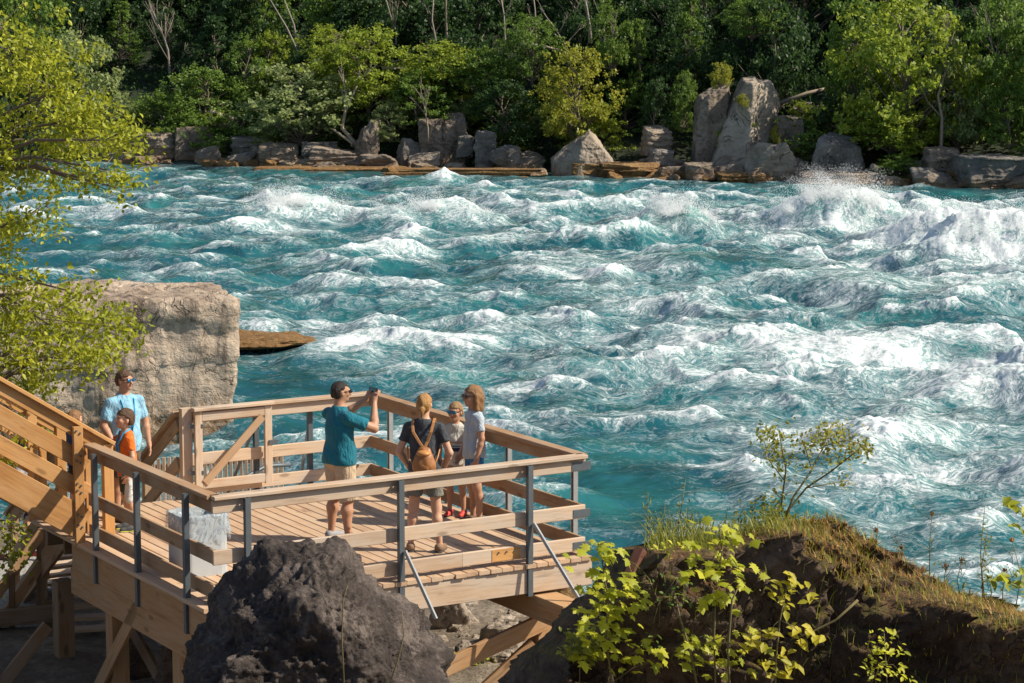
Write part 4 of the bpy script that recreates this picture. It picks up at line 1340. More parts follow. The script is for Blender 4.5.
for k in range(9):
    t_ = .14 + k * .26
    mb = MB(); mb.beam(B(2.66, t_, -.05), B(3.96, t_, -.05), .27, .04); mb.build('tread', M['wood_rail'], bs)

# ---------------------------------------------------------------- picket fence along the lower path
pf_ = thing('picket_fence', 'low pale picket fence beyond the lower stairs beside the water', 'fence', PY(180, 505, 34.6) + Vector((0, 0, -.2)))
p0, p1 = PY(112, 500, 34.2), PY(282, 488, 35.2)
zb_ = -1.55
nP = 34
mb = MB()
for i in range(nP):
    q = p0.lerp(p1, i / (nP - 1))
    zt = PY(150, 456, 34.5).z - .10 * i / nP + RNG.uniform(-.015, .015)
    mb.beam((q.x, q.y, zb_), (q.x, q.y, zt), .045, .03, up=(0, 1, 0), bev=.002)
mb.build('pickets', M['wood_rail'], pf_)
for zz in (-1.25, -.62):
    mb = MB(); mb.beam((p0.x, p0.y + .05, zz), (p1.x, p1.y + .05, zz), .035, .08); mb.build('fence_rail', M['wood_rail'], pf_)
# grey metal handrail next to it
mb = MB(); a, b = PY(232, 484, 34), PY(266, 466, 35)
mb.tube([a, b, b + Vector((.35, .1, .0))], .03, 8)
mb.tube([a.lerp(b, .5), a.lerp(b, .5) - Vector((0, 0, .9))], .025, 6)
mb.tube([b, b - Vector((0, 0, 1.2))], .025, 6)
tag(mb.build('metal_handrail', M['steel']), 'blue grey metal handrail beside the picket fence seen through the gate', 'handrail')

# ---------------------------------------------------------------- lower stairs under the climbing stair, at the left edge
ls = thing('lower_landing', 'dark older wooden landing with sloping rails under the climbing staircase at the left edge', 'landing', PY(20, 675, 29.5))
yl = 29.4
def pb(a, b, y0, y1, w_, h_, nm, mt='wood_old'):
    mb = MB(); mb.beam(PY(*a, y0), PY(*b, y1), w_, h_); mb.build(nm, M[mt], ls)
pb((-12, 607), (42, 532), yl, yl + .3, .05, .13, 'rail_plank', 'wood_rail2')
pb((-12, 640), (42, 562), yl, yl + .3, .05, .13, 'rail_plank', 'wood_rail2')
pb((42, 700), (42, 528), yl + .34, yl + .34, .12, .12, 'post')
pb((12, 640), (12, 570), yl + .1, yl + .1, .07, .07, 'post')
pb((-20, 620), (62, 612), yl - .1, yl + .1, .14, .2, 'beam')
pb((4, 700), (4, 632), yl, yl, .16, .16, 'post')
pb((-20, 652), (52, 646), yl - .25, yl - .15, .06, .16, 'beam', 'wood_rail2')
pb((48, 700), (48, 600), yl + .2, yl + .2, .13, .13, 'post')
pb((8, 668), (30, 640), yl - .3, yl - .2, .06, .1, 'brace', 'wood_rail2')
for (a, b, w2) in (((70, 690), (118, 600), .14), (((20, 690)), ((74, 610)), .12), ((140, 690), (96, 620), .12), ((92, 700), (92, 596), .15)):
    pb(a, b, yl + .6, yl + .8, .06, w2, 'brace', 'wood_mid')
# grey steps seen through the gap below the platform
for k in range(6):
    a, b = PY(74, 572 + k * 11.5, 30.4 - k * .25), PY(106, 570 + k * 11.5, 30.5 - k * .25)
    mb = MB(); mb.beam(a, b, .22, .04); mb.build('step', M['wood_rail'], ls)

# ---------------------------------------------------------------- litter bin with a clear bag
bp = PZ(197, 506, .68); bp.z = DK
bn = thing('litter_bin', 'square grey litter bin with a clear plastic bag folded over its rim', 'bin', bp, AL)
def box_mb(sx, sy, z0, z1, taper=1.0, bev=.10):
    v, f = [], []
    ring = []
    for a in range(4):
        cx_, cy_ = ((1, 1), (-1, 1), (-1, -1), (1, -1))[a]
        for q in range(4):
            th = (a * 90 + q * 30) * pi / 180
            ring.append((cx_ * (sx - bev) + bev * cos(th), cy_ * (sy - bev) + bev * sin(th)))
    return ring
ring = box_mb(.27, .24, 0, 1)
nR = len(ring)
v = [(x, y, z) for z in (0, .02, .60, .66) for (x, y) in ring] + [(x * .9, y * .9, .66) for x, y in ring] + [(x * .9, y * .9, .3) for x, y in ring]
f = [(l * nR + k, l * nR + (k + 1) % nR, (l + 1) * nR + (k + 1) % nR, (l + 1) * nR + k) for l in range(5) for k in range(nR)]
me = bpy.data.meshes.new('bin_body'); me.from_pydata(v, [], f + [tuple(range(nR - 1, -1, -1))])
me.materials.append(simple('grey_plastic', (.40, .43, .45), .5, .1, 8))
link_mesh('bin_body', me, bn, keep=False)
n = NT('clear_bag')
n.set((.42, .50, .57), .25, IOR=1.3, Specular_IOR_Level=.9, Transmission_Weight=.25, Alpha=.34)
nb_ = n.noise(n.obj((1, 1, .6)), 5, 3, .5, 1.6); n.bump(nb_, .6, .05)
n.l(n.mapr(n.math('ABSOLUTE', n.math('SUBTRACT', nb_, .5)), .0, .06, .70, .12), n.b.inputs['Alpha'])  # more opaque streaks stand in for highlights on the plastic
v, f = [], []
L_ = ((.47, .66), (.58, .86), (.67, 1.0), (.66, 1.06), (.62, 1.07), (.55, 1.09), (.48, 1.11), (.42, 1.12), (.38, 1.13))
NB = 64
for li, (z, s) in enumerate(L_):
    for k in range(NB):
        i = k * nR / NB; a = ring[int(i) % nR]; b = ring[(int(i) + 1) % nR]; fr = i - int(i)
        x, y = a[0] * (1 - fr) + b[0] * fr, a[1] * (1 - fr) + b[1] * fr
        w_ = 1 + (.03 * sin(k * 1.9 + li) + .025 * sin(k * .83 + 2 * li)) * (li > 2) * .9
        v.append((x * s * w_, y * s * w_, z + (.035 * sin(k * .41 + 1) if li < 2 else 0) + (.02 * sin(k * 1.1) if li == 8 else 0) + .012 * sin(k * 1.7 + li)))
for l in range(len(L_) - 1):
    for k in range(NB):
        f.append((l * NB + k, l * NB + (k + 1) % NB, (l + 1) * NB + (k + 1) % NB, (l + 1) * NB + k))
link_mesh('plastic_bag', np_mesh('plastic_bag', v, np.array(f), n.m), bn, keep=False)

# ================================================================ NEAR ROCK AND BANK
def near_rock():
    pl = [((-.80, -.35, .60), .60), ((.78, -.3, .66), .52), ((-.02, -.30, 1), .69), ((-.1, -1, .25), .60), ((.55, -.85, .2), .66), ((-.75, -.8, .1), .72), ((0, 1, .1), .6), ((1, 0, .05), .84),
          ((-1, 0, .0), .84), ((0, 0, -1), .9), ((-.45, -.5, .9), .80), ((.45, -.5, .9), .70), ((.95, -.3, .35), .78)]
    v, f = rock_shape(61, pl, sub=7, rough=.06, soft=44)
    mn, mx = v.min(0), v.max(0)
    v = (v - (mn + mx) / 2) / ((mx - mn) / 2)
    d = v / np.linalg.norm(v, axis=1)[:, None]
    v = v * np.array([1.30, .95, 1.30])
    v += d * (fbm(v * 2.2, 5, 91, .6) * .060 + fbm(v * 5.5, 4, 95, .6, ridged=True) * .026 + np.minimum(fbm(v * 9.0, 3, 99, .6), 0) * .045 + fbm(v * 17, 3, 103, .65, ridged=True) * .012)[:, None]
    return v, f
y_nr = 21.3
v, f = near_rock()
o = link_mesh('rough_rock', np_mesh('rough_rock', v, f, M['rock_near']))
tp = PY(312, 543, y_nr); lf = PY(172, 660, y_nr); rt = PY(452, 680, y_nr)
o.location = ((lf.x + rt.x) / 2 - .03, y_nr + .5, tp.z - 1.53)
tag(o, 'large pitted dark grey limestone rock in front of the platform', 'rock')
# rocks under the deck
for i, (x0, x1, yt, yb, y, lab, mt) in enumerate(((428, 472, 598, 634, 29.6, 'rounded tan boulder seen under the deck behind the dark rock', 'rock_under'),
        (540, 582, 574, 606, 29.5, 'brown striped boulder just under the deck corner', 'rock_ochre'), (462, 540, 592, 628, 31.0, 'flat tan rock shelf seen between the posts under the deck', 'rock_under'),
        (478, 524, 622, 662, 28.6, 'tan boulder beside the corner support post', 'rock_under'), (118, 150, 640, 680, 27.5, 'dark boulder under the left end of the platform', 'rock_bank'), (150, 205, 640, 690, 25.5, 'dark lump of rock left of the pitted rock', 'rock_bank'), (84, 128, 598, 634, 31.5, 'pale tan boulder in the gap under the left end of the platform', 'rock_under'), (10, 60, 640, 690, 28.6, 'tan rock at the bottom left corner below the landing', 'rock_under'))):
    place_rock(UNIT[(i * 2 + 1) % 9], x0, x1, yt, yb, y, lab, mt, seed=i + 70)
r = random.Random(3)
for i in range(44):
    px, py = r.uniform(436, 548), r.uniform(608, 668)
    c = PZ(px, py, -1.78); c.z = float(ground_z(c.x, c.y)) + .06; s = r.uniform(.05, .17)
    o = bpy.data.objects.new('pebble', UNIT[i % 9]); COL.objects.link(o); o.location = c; o.scale = (s, s, s * .7); o.rotation_euler = (0, 0, r.uniform(0, 6))
    o.material_slots[0].link = 'OBJECT'; o.material_slots[0].material = M['rock_under']
    tag(o, 'small tan stone in the pile under the deck', 'stone', 'loose stones under the deck')

# the rocky bank on the right: crest line of the photograph taken at about 13 m
CR = [(440, 830), (517, 683), (542, 640), (568, 605), (583, 588), (602, 552), (640, 546), (690, 548), (728, 533), (768, 527), (802, 524), (850, 546), (900, 569), (960, 592), (1024, 606), (1120, 622), (1300, 640)]
LIP = [(440, 840), (517, 690), (572, 612), (610, 564), (690, 566), (730, 548), (780, 540), (820, 560), (850, 582), (900, 610), (960, 632), (1024, 644), (1120, 655), (1300, 670)]
cp = [PY(a, b, 13.0) for a, b in CR]; lp = [PY(a, b, 12.35) for a, b in LIP]
bx = np.linspace(cp[0].x, cp[-1].x, 420)
cz = np.interp(bx, [q.x for q in cp], [q.z for q in cp]); lz = np.interp(bx, [q.x for q in lp], [q.z for q in lp])
prof = []
sgrid = np.concatenate([np.linspace(0, 1, 90), 1 + np.linspace(0, 1, 26)[1:], 2 + np.linspace(0, 1, 30)[1:]])
BV = np.zeros((len(sgrid), len(bx), 3))
for i, s in enumerate(sgrid):
    if s <= 1:      # face, from foot to lip
        y = 12.35 - .95 * (1 - s) ** 1.3 + .28 * sin(pi * s) ** 2; z = lz - (1 - s) * 2.6
    elif s <= 2:
        q = s - 1; y = 12.35 + .65 * q; z = lz * (1 - q) + cz * q + .03 * sin(pi * q)
    else:
        q = s - 2; y = 13.0 + 3.2 * q; z = cz - 5.0 * q ** 1.6
    BV[i, :, 0] = bx; BV[i, :, 1] = y; BV[i, :, 2] = z
fl = BV.reshape(-1, 3)
am = np.clip(1 - np.abs(np.repeat(sgrid, len(bx)) - 1.6) / .5, 0, 1)
low = 1 - .72 * am
edge = 1 + 1.6 * np.clip((.75 - fl[:, 0]) / .5, 0, 1)
dsp = edge * fbm(fl * 1.3, 5, 33, .55) * .13 + fbm(fl * np.array([2.8, 2.8, 4.6]), 5, 37, .6, ridged=True) * .085 + fbm(fl * 12, 3, 41, .6) * .018
fl = fl + np.stack([dsp * .9, -dsp * 1.0 * low, dsp * .42], -1) * np.stack([low, np.ones_like(low), low], -1)
idx = np.arange(len(sgrid) * len(bx)).reshape(len(sgrid), len(bx))
fq = np.stack([idx[:-1, :-1], idx[:-1, 1:], idx[1:, 1:], idx[1:, :-1]], -1).reshape(-1, 4)
tag(link_mesh('rocky_bank', np_mesh('rocky_bank', fl, fq, M['rock_bank'])), kind='structure')
BANKV = fl.reshape(len(sgrid), len(bx), 3)
# ================================================================ PEOPLE
def surface_nets(F, org, h):
    """F: scalar grid, negative inside. Returns verts, quads."""
    inside = F < 0
    nx, ny, nz = F.shape
    c = [inside[dx:nx-1+dx, dy:ny-1+dy, dz:nz-1+dz] for dx in (0, 1) for dy in (0, 1) for dz in (0, 1)]
    cnt = sum(q.astype(np.int8) for q in c)
    act = (cnt > 0) & (cnt < 8)
    ijk = np.argwhere(act)
    vid = -np.ones(act.shape, dtype=np.int64)
    vid[act] = np.arange(len(ijk))
    corners = [(dx, dy, dz) for dx in (0, 1) for dy in (0, 1) for dz in (0, 1)]
    vals = np.stack([F[ijk[:, 0] + a, ijk[:, 1] + b, ijk[:, 2] + d] for a, b, d in corners], 1)
    acc = np.zeros((len(ijk), 3)); num = np.zeros(len(ijk))
    for i, A in enumerate(corners):
        for j, B_ in enumerate(corners):
            if j <= i or sum(abs(p - q) for p, q in zip(A, B_)) != 1: continue
            va, vb = vals[:, i], vals[:, j]
            m = (va < 0) != (vb < 0)
            t = np.where(m, va / np.where(m, va - vb, 1), 0)
            pa, pb_ = np.array(A, float), np.array(B_, float)
            acc += np.where(m[:, None], pa + (pb_ - pa) * t[:, None], 0); num += m
    v = (ijk + acc / num[:, None]) * h + org
    quads = []
    for ax in range(3):
        sl = [slice(1, -1)] * 3
        a_ = inside[tuple(slice(0, -1) if k == ax else slice(None) for k in range(3))]
        b_ = inside[tuple(slice(1, None) if k == ax else slice(None) for k in range(3))]
        e = np.argwhere(a_ != b_)
        o1, o2 = [k for k in range(3) if k != ax]
        ok = (e[:, o1] > 0) & (e[:, o2] > 0) & (e[:, o1] < F.shape[o1] - 1) & (e[:, o2] < F.shape[o2] - 1)
        e = e[ok]
        def g(d1, d2):
            q = e.copy(); q[:, o1] += d1; q[:, o2] += d2
            return vid[q[:, 0], q[:, 1], q[:, 2]]
        q = np.stack([g(-1, -1), g(0, -1), g(0, 0), g(-1, 0)], 1)
        flip = a_[e[:, 0], e[:, 1], e[:, 2]] == (ax == 1)
        q[flip] = q[flip][:, ::-1]
        quads.append(q)
    return v, np.concatenate(quads)
class Sdf:
    def __init__(s, h=.008):
        s.h, s.p = h, []
    def cap(s, a, b, ra, rb=None, k=.02, flat=None, cut=None):
        s.p.append(('c', np.array(a, float), np.array(b, float), ra, ra if rb is None else rb, k, flat, cut)); return s
    def ell(s, c, r, k=.03, rot=None, cut=None):
        s.p.append(('e', np.array(c, float), np.array(r, float), rot, None, k, None, cut)); return s
    def build(s, post=None):
        lo, hi = [], []
        for q in s.p:
            if q[0] == 'c':
                m = max(q[3], q[4]) + .05; lo.append(np.minimum(q[1], q[2]) - m); hi.append(np.maximum(q[1], q[2]) + m)
            else:
                m = max(q[2]) + .05 if q[3] is not None else q[2] + .05; lo.append(q[1] - m); hi.append(q[1] + m)
        LO, HI = np.min(lo, 0), np.max(hi, 0)
        n_ = np.ceil((HI - LO) / s.h).astype(int) + 2
        F = np.ones(n_)
        ax = [LO[k] + s.h * np.arange(n_[k]) for k in range(3)]
        for q, l, u in zip(s.p, lo, hi):
            i0 = np.maximum(((l - LO) / s.h).astype(int), 0); i1 = np.minimum(((u - LO) / s.h).astype(int) + 2, n_)
            x = ax[0][i0[0]:i1[0], None, None]; y = ax[1][None, i0[1]:i1[1], None]; z = ax[2][None, None, i0[2]:i1[2]]
            if q[0] == 'c':
                a, b, ra, rb = q[1:5]; ab = b - a; L2 = max(ab @ ab, 1e-9)
                px, py, pz = x - a[0], y - a[1], z - a[2]
                t = np.clip((px * ab[0] + py * ab[1] + pz * ab[2]) / L2, 0, 1)
                d = np.sqrt((px - t * ab[0]) ** 2 + (py - t * ab[1]) ** 2 + (pz - t * ab[2]) ** 2) - (ra + (rb - ra) * t)
            else:
                px, py, pz = x - q[1][0], y - q[1][1], z - q[1][2]
                if q[3] is not None:
                    R = q[3]
                    px, py, pz = (R[0][0] * px + R[1][0] * py + R[2][0] * pz, R[0][1] * px + R[1][1] * py + R[2][1] * pz, R[0][2] * px + R[1][2] * py + R[2][2] * pz)
                r = q[2]
                k0 = np.sqrt((px / r[0]) ** 2 + (py / r[1]) ** 2 + (pz / r[2]) ** 2); k1 = np.sqrt((px / r[0] ** 2) ** 2 + (py / r[1] ** 2) ** 2 + (pz / r[2] ** 2) ** 2) + 1e-9
                d = k0 * (k0 - 1) / k1
            if q[7] is not None:
                for (cp_, cn_) in q[7]:
                    d = np.maximum(d, (x - cp_[0]) * cn_[0] + (y - cp_[1]) * cn_[1] + (z - cp_[2]) * cn_[2])
            sub = F[i0[0]:i1[0], i0[1]:i1[1], i0[2]:i1[2]]
            k = q[5]
            hh = np.clip(.5 + .5 * (sub - d) / k, 0, 1)
            F[i0[0]:i1[0], i0[1]:i1[1], i0[2]:i1[2]] = sub * (1 - hh) + d * hh - k * hh * (1 - hh)
        if post is not None:
            F = post(F, ax[0][:, None, None], ax[1][None, :, None], ax[2][None, None, :])
        F[0] = F[-1] = 1; F[:, 0] = F[:, -1] = 1; F[:, :, 0] = F[:, :, -1] = 1
        return surface_nets(F, LO, s.h)
def rotz(v, a):
    return np.array([v[0] * cos(a) - v[1] * sin(a), v[0] * sin(a) + v[1] * cos(a), v[2]])
def skin_mat(name, c):
    n = NT(name)
    f = n.noise(n.obj(), 22, 4)
    col = n.mix(f, tuple(q * .86 for q in c), tuple(min(1, q * 1.12) for q in c))
    return n.set(col, .5, Subsurface_Weight=.08, Subsurface_Scale=.01, Specular_IOR_Level=.3)
def cloth_mat(name, c, stripes=None, rough=.85):
    n = NT(name)
    p = n.obj()
    f = n.noise(p, 6, 5, .6); w_ = n.noise(p, 220, 2)
    col = n.mix(f, tuple(q * .78 for q in c), tuple(min(1, q * 1.15) for q in c))
    if stripes:
        sx = n.n('SeparateXYZ'); n.l(n.obj(), sx.inputs[0])
        for (z0, z1, cc) in stripes:
            m_ = n.math('MULTIPLY', n.math('GREATER_THAN', sx.outputs[2], z0), n.math('LESS_THAN', sx.outputs[2], z1))
            col = n.mix(m_, col, cc)
    fo_ = n.noise(n.obj((1, 1, .55)), 9, 4, .55, 1.8)
    n.bump(n.math('ADD', n.math('MULTIPLY', fo_, 1.2), n.math('MULTIPLY', w_, .06)), .9, .045)
    return n.set(col, rough, Specular_IOR_Level=.2, Sheen_Weight=.1)
SKIN = skin_mat('skin', (.54, .31, .205)); SKIN_T = skin_mat('tanned_skin', (.44, .235, .145)); LIP = simple('lips', (.38, .13, .10), .5)
MEYE = simple('eye_dark', (.02, .015, .01), .3); LENS_D = simple('dark_lens', (.012, .012, .014), .12); LENS_B = simple('blue_mirror_lens', (.02, .20, .42), .1, .1, 5, Metallic=.6)
RUBBER = simple('rubber', (.05, .05, .05), .8)

def fingers(S_, wrist, d, side, pn, sc, curl=.5, hold=None):
    """palm, four fingers and a thumb. d: hand direction, side: towards the thumb, pn: palm normal (fingers curl to it)"""
    d, side, pn = (np.array(q, float) / np.linalg.norm(q) for q in (d, side, pn))
    w_ = np.array(wrist, float)
    pc = w_ + d * .045 * sc
    S_.cap(w_, w_ + d * .03 * sc, .026 * sc, .028 * sc, .02)
    for o_ in (-.026, -.009, .009, .026):
        S_.cap(w_ + d * .025 * sc + side * o_ * .6 * sc, w_ + d * .085 * sc + side * o_ * sc, .014 * sc, .012 * sc, .012)
    for o_, L in ((-.030, .055), (-.010, .070), (.010, .075), (.030, .068)):
        b0 = w_ + d * .088 * sc + side * o_ * sc
        d1 = d * cos(curl * .7) + pn * sin(curl * .7); b1 = b0 + d1 * L * .5 * sc
        d2 = d * cos(curl * 1.7) + pn * sin(curl * 1.7); b2 = b1 + d2 * L * .5 * sc
        S_.cap(b0, b1, .0095 * sc, .009 * sc, .006); S_.cap(b1, b2, .009 * sc, .0078 * sc, .004)
    t0 = w_ + d * .03 * sc + side * .028 * sc; t1 = t0 + (d * .7 + side * .7) * .035 * sc; t2 = t1 + (d * .9 + side * .25 + pn * .45) * .032 * sc
    S_.cap(t0, t1, .013 * sc, .011 * sc, .012); S_.cap(t1, t2, .011 * sc, .009 * sc, .005)

def person(label, loc, phi, H, skin, arms, legs=None, child=0.0, build=1.0, head_yaw=0.0, head_pitch=0.0, shirt=None, shorts=None, hair=None, shoes=None, glasses=None, hands=None, h=.0085, lean=0.0):
    """arms: {'L':(elbow, wrist), 'R':(...)} in body coordinates (x right, y forward, z up) for a 1.78 m figure"""
    K = H / 1.78
    g = lambda *p: np.array(p, float) * K
    rt = thing('person', label, 'person', loc, phi - pi / 2)
    hs = (1 + .30 * child)                       # bigger heads on children
    S_ = Sdf(h)
    hz = 1.78 - .115 * hs
    hc = np.array([0, .015, hz])
    Rm = np.array([[cos(head_yaw), -sin(head_yaw), 0], [sin(head_yaw), cos(head_yaw), 0], [0, 0, 1]]) @ np.array([[1, 0, 0], [0, cos(head_pitch), -sin(head_pitch)], [0, sin(head_pitch), cos(head_pitch)]])
    hp = lambda x, y, z: (hc + Rm @ (np.array([x, y, z]) * hs)) * K
    b = build
    S_.ell(hp(0, -.008, .022), np.array([.077, .097, .093]) * hs * K, .02, Rm)
    S_.ell(hp(0, .022, -.045), np.array([.058, .072, .070]) * hs * K, .03, Rm)
    S_.ell(hp(0, .068, -.088), np.array([.026, .022, .020]) * hs * K, .02, Rm)                  # chin
    S_.cap(hp(0, .090, .012), hp(0, .112, -.028), .010 * hs * K, .015 * hs * K, .012)           # nose
    S_.ell(hp(0, .086, .030), np.array([.050, .014, .012]) * hs * K, .015, Rm)                   # brow
    S_.ell(hp(0, .088, -.058), np.array([.024, .011, .010]) * hs * K, .01, Rm)                   # mouth
    for s_ in (-1, 1):
        S_.ell(hp(s_ * .079, -.005, -.008), np.array([.010, .020, .032]) * hs * K, .008, Rm)     # ears
        S_.ell(hp(s_ * .042, .066, -.022), np.array([.022, .02, .02]) * hs * K, .02, Rm)         # cheeks
    sh = 1.445 - .10 * child * .6
    nb = np.array([0, -.012, sh + .02]) * K
    S_.cap(nb, hp(0, -.012, -.07), .060 * b * K * (1 - .1 * child), .052 * K * (1 + .1 * child), .03)
    sw = (.185 - .012 * child) * (1 + (b - 1) * .5)
    # torso
    S_.ell(g(0, -.005, sh - .15), np.array([.155 * b, .100 * b, .185]) * K, .06)
    S_.ell(g(0, .005, 1.10 - .03 * child), np.array([.135 * b, .095 * b, .17]) * K, .06)
    S_.ell(g(0, -.005, .955), np.array([.155 * b, .108 * b, .115]) * K, .06)
    for s_ in (-1, 1):
        S_.cap(g(0, -.012, sh + .0), g(s_ * sw * .9, -.01, sh - .040), .060 * K, .052 * K, .05)
    legs = legs or {'L': ((-.10, 0, .50), (-.115, -.03, .085), 0.0), 'R': ((.10, 0, .50), (.115, -.03, .085), 0.0)}
    for sd_, s_ in (('L', -1), ('R', 1)):
        kn, an, yaw = legs[sd_]
        kn, an = g(*kn), g(*an)
        hip = g(s_ * .085, -.005, .90)
        S_.cap(hip, kn, .083 * b * K, .054 * K, .05)
        mid = kn + (an - kn) * .32 + g(0, -.022, 0)
        S_.cap(kn, mid, .052 * K, .055 * b * K, .04); S_.cap(mid, an, .053 * b * K, .034 * K, .03)
        fd = np.array([sin(yaw), cos(yaw), 0])
        S_.cap(an - fd * .025 * K + g(0, 0, -.04), an + fd * .13 * K + g(0, 0, -.055), .038 * K, .028 * K, .03)
        e, w_ = arms[sd_]
        e, w_ = g(*e), g(*w_)
        so_ = g(s_ * sw * .97, -.01, sh - .045)
        S_.cap(so_, e, .052 * b * K, .040 * b * K, .04)
        m2 = e + (w_ - e) * .28
        S_.cap(e, m2, .040 * b * K, .041 * b * K, .02); S_.cap(m2, w_, .041 * b * K, .027 * K, .02)
        hd = (hands or {}).get(sd_)
        dd = (w_ - e) / np.linalg.norm(w_ - e)
        if hd: fingers(S_, w_, hd[0], hd[1], hd[2], K * (1 + .1 * child), hd[3])
        else: fingers(S_, w_, dd, (-s_ * .35, .9, 0), (-s_, .2, 0), K * (1 + .1 * child), .45)
    v, f = S_.build()
    cen = v[f].mean(1)
    # lips by material slot
    ml = (Rm.T @ (cen / K - hc).T).T / hs
    lipm = (np.abs(ml[:, 0]) < .024) & (ml[:, 1] > .082) & (np.abs(ml[:, 2] + .058) < .008)
    body = link_mesh('body', np_mesh('body', v, f, [skin, LIP], True, None, lipm.astype(int)), rt, keep=False)
    # ---- clothes
    def folds(amp_, seed, fr=(9, 9, 14)):
        def post(F, x, y, z):
            return F + amp_ * .9 * np.sin((z * 26 + x * 14 + 2.5 * np.sin(x * 13 + y * 9 + seed)) / K) * np.clip(1.25 - z / (1.2 * K), .25, 1) + amp_ * 1.3 * (np.sin(x * fr[0] / K * 2 + 3 * np.sin(z * 7 / K + seed) + seed) * np.sin(z * fr[2] / K + 2 * np.sin(y * 11 / K + seed * 2)) )
        return post
    if shirt:
        t = Sdf(.0095); inf = .018
        hem = shirt.get('hem', .86)
        t.ell(g(0, -.005, sh - .15), np.array([.158 * b + inf, .104 * b + inf, .19]) * K, .06)
        t.ell(g(0, .003, 1.10), np.array([.142 * b + inf, .103 * b + inf, .20]) * K, .08)
        t.cap(g(0, -.003, hem + .06), g(0, -.003, hem - .1), .10 * K, None, .03)
        t.ell(g(0, -.005, .93), np.array([.172 * b + inf, .134 * b + inf, .21]) * K, .08)
        for s_ in (-1, 1):
            t.cap(g(0, -.012, sh + .0), g(s_ * sw * .9, -.01, sh - .040), .070 * K, .062 * K, .05)
        t.cap(g(0, -.012, sh - .02), g(0, -.012, sh + .035), .075 * b * K, .066 * K, .05)
        hemcut = [(g(0, 0, hem), np.array([0, 0, -1.]))]
        nbx = nb + np.array([0, .05, .05]) * K
        sl = shirt.get('sleeve', .62)
        t.p = [q[:7] + (hemcut,) for q in t.p]
        for sd_, s_ in (('L', -1), ('R', 1)):
            e = g(*arms[sd_][0]); so_ = g(s_ * sw * .97, -.01, sh - .045); dd = (e - so_) / np.linalg.norm(e - so_)
            en = so_ + (e - so_) * sl
            t.cap(so_, en + dd * .03, (.052 * b + .010) * K, (.046 * b + .014) * K, .035, None, [(en, dd)])
        fo = folds(shirt.get('fold', .005), H * 10)
        nk = shirt.get('neck', .076)
        def post(F, x, y, z):
            F = fo(F, x, y, z)
            c_ = nb + g(0, .02, .075)
            return np.maximum(F, -(np.sqrt((x - c_[0]) ** 2 + (y - c_[1]) ** 2 + ((z - c_[2]) * 1.15) ** 2) - nk * K))
        v, f = t.build(post)
        so2 = link_mesh('shirt', np_mesh('shirt', v, f, shirt['mat']), rt, keep=False)
        if shirt.get('collar'):
            t = Sdf(.008)
            for s_ in (-1, 1):
                t.cap(nb + g(s_ * .062, -.03, .03), nb + g(s_ * .05, .075, -.01), .016 * K, .014 * K, .01)
            t.cap(nb + g(-.062, -.03, .03), nb + g(.062, -.03, .03), .018 * K, None, .03)
            v, f = t.build(); link_mesh('collar', np_mesh('collar', v, f, shirt['mat']), rt, keep=False)
    if shorts:
        t = Sdf(.0095)
        bt = shorts.get('hem', .52)
        wz = shorts.get('waist', 1.00)
        t.ell(g(0, -.005, .945), np.array([.168 * b + .012, .122 * b + .012, .15]) * K, .05, None, [(g(0, 0, wz), np.array([0, 0, 1.]))])
        for sd_, s_ in (('L', -1), ('R', 1)):
            kn = g(*legs[sd_][0]); hip = g(s_ * .088, -.005, .90); dd = (kn - hip) / np.linalg.norm(kn - hip)
            fr_ = (.90 - bt) / (.90 - .50); en = hip + (kn - hip) * fr_
            t.cap(hip, en + dd * .04, .100 * b * K, shorts.get('flare', .088) * b * K, .03, None, [(en, dd)])
        v, f = t.build(folds(.0045, H * 7 + 2)); link_mesh('shorts', np_mesh('shorts', v, f, shorts['mat']), rt, keep=False)
    if shoes:
        for sd_, s_ in (('L', -1), ('R', 1)):
            an, yaw = g(*legs[sd_][1]), legs[sd_][2]
            fd = np.array([sin(yaw), cos(yaw), 0]); t = Sdf(.008)
            t.cap(an - fd * .035 * K + g(0, 0, -.028), an + fd * .045 * K + g(0, 0, -.036), .048 * K, .046 * K, .02)
            t.cap(an + fd * .02 * K + g(0, 0, -.045), an + fd * .15 * K + g(0, 0, -.052), .046 * K, .038 * K, .02)
            cutz = [(np.array([0, 0, .012]), np.array([0, 0, -1.]))]
            t.p = [q[:7] + (cutz,) for q in t.p]
            v, f = t.build(); so_ = link_mesh('shoe', np_mesh('shoe', v, f, shoes['mat']), rt, keep=False)
            t = Sdf(.007)
            t.cap(an - fd * .035 * K + g(0, 0, -.072), an + fd * .155 * K + g(0, 0, -.072), .048 * K, .040 * K, .02, None, [(np.array([0, 0, .018]), np.array([0, 0, 1.])), (np.array([0, 0, .001]), np.array([0, 0, -1.]))])
            v, f = t.build()
            q = link_mesh('sole', np_mesh('sole', v, f, shoes.get('sole', RUBBER)), so_, keep=False)
    if hair:
        t = Sdf(.0075); up_ = hair.get('vol', .012)
        t.ell(hp(0, -.012, .030), np.array([.077 + up_, .097 + up_, .090 + up_]) * hs * K, .02, Rm)
        t.ell(hp(0, -.045, -.015), np.array([.070 + up_, .062 + up_, .075]) * hs * K, .03, Rm)
        if hair.get('style') == 'bob':
            for s_ in (-1, 1):
                t.cap(hp(s_ * .072, -.01, .0), hp(s_ * .075, -.012, -.135), .034 * hs * K, .030 * hs * K, .03)
            t.cap(hp(-.04, -.075, -.02), hp(-.045, -.075, -.14), .05 * hs * K, .040 * hs * K, .04)
            t.cap(hp(.04, -.075, -.02), hp(.045, -.075, -.14), .05 * hs * K, .040 * hs * K, .04)
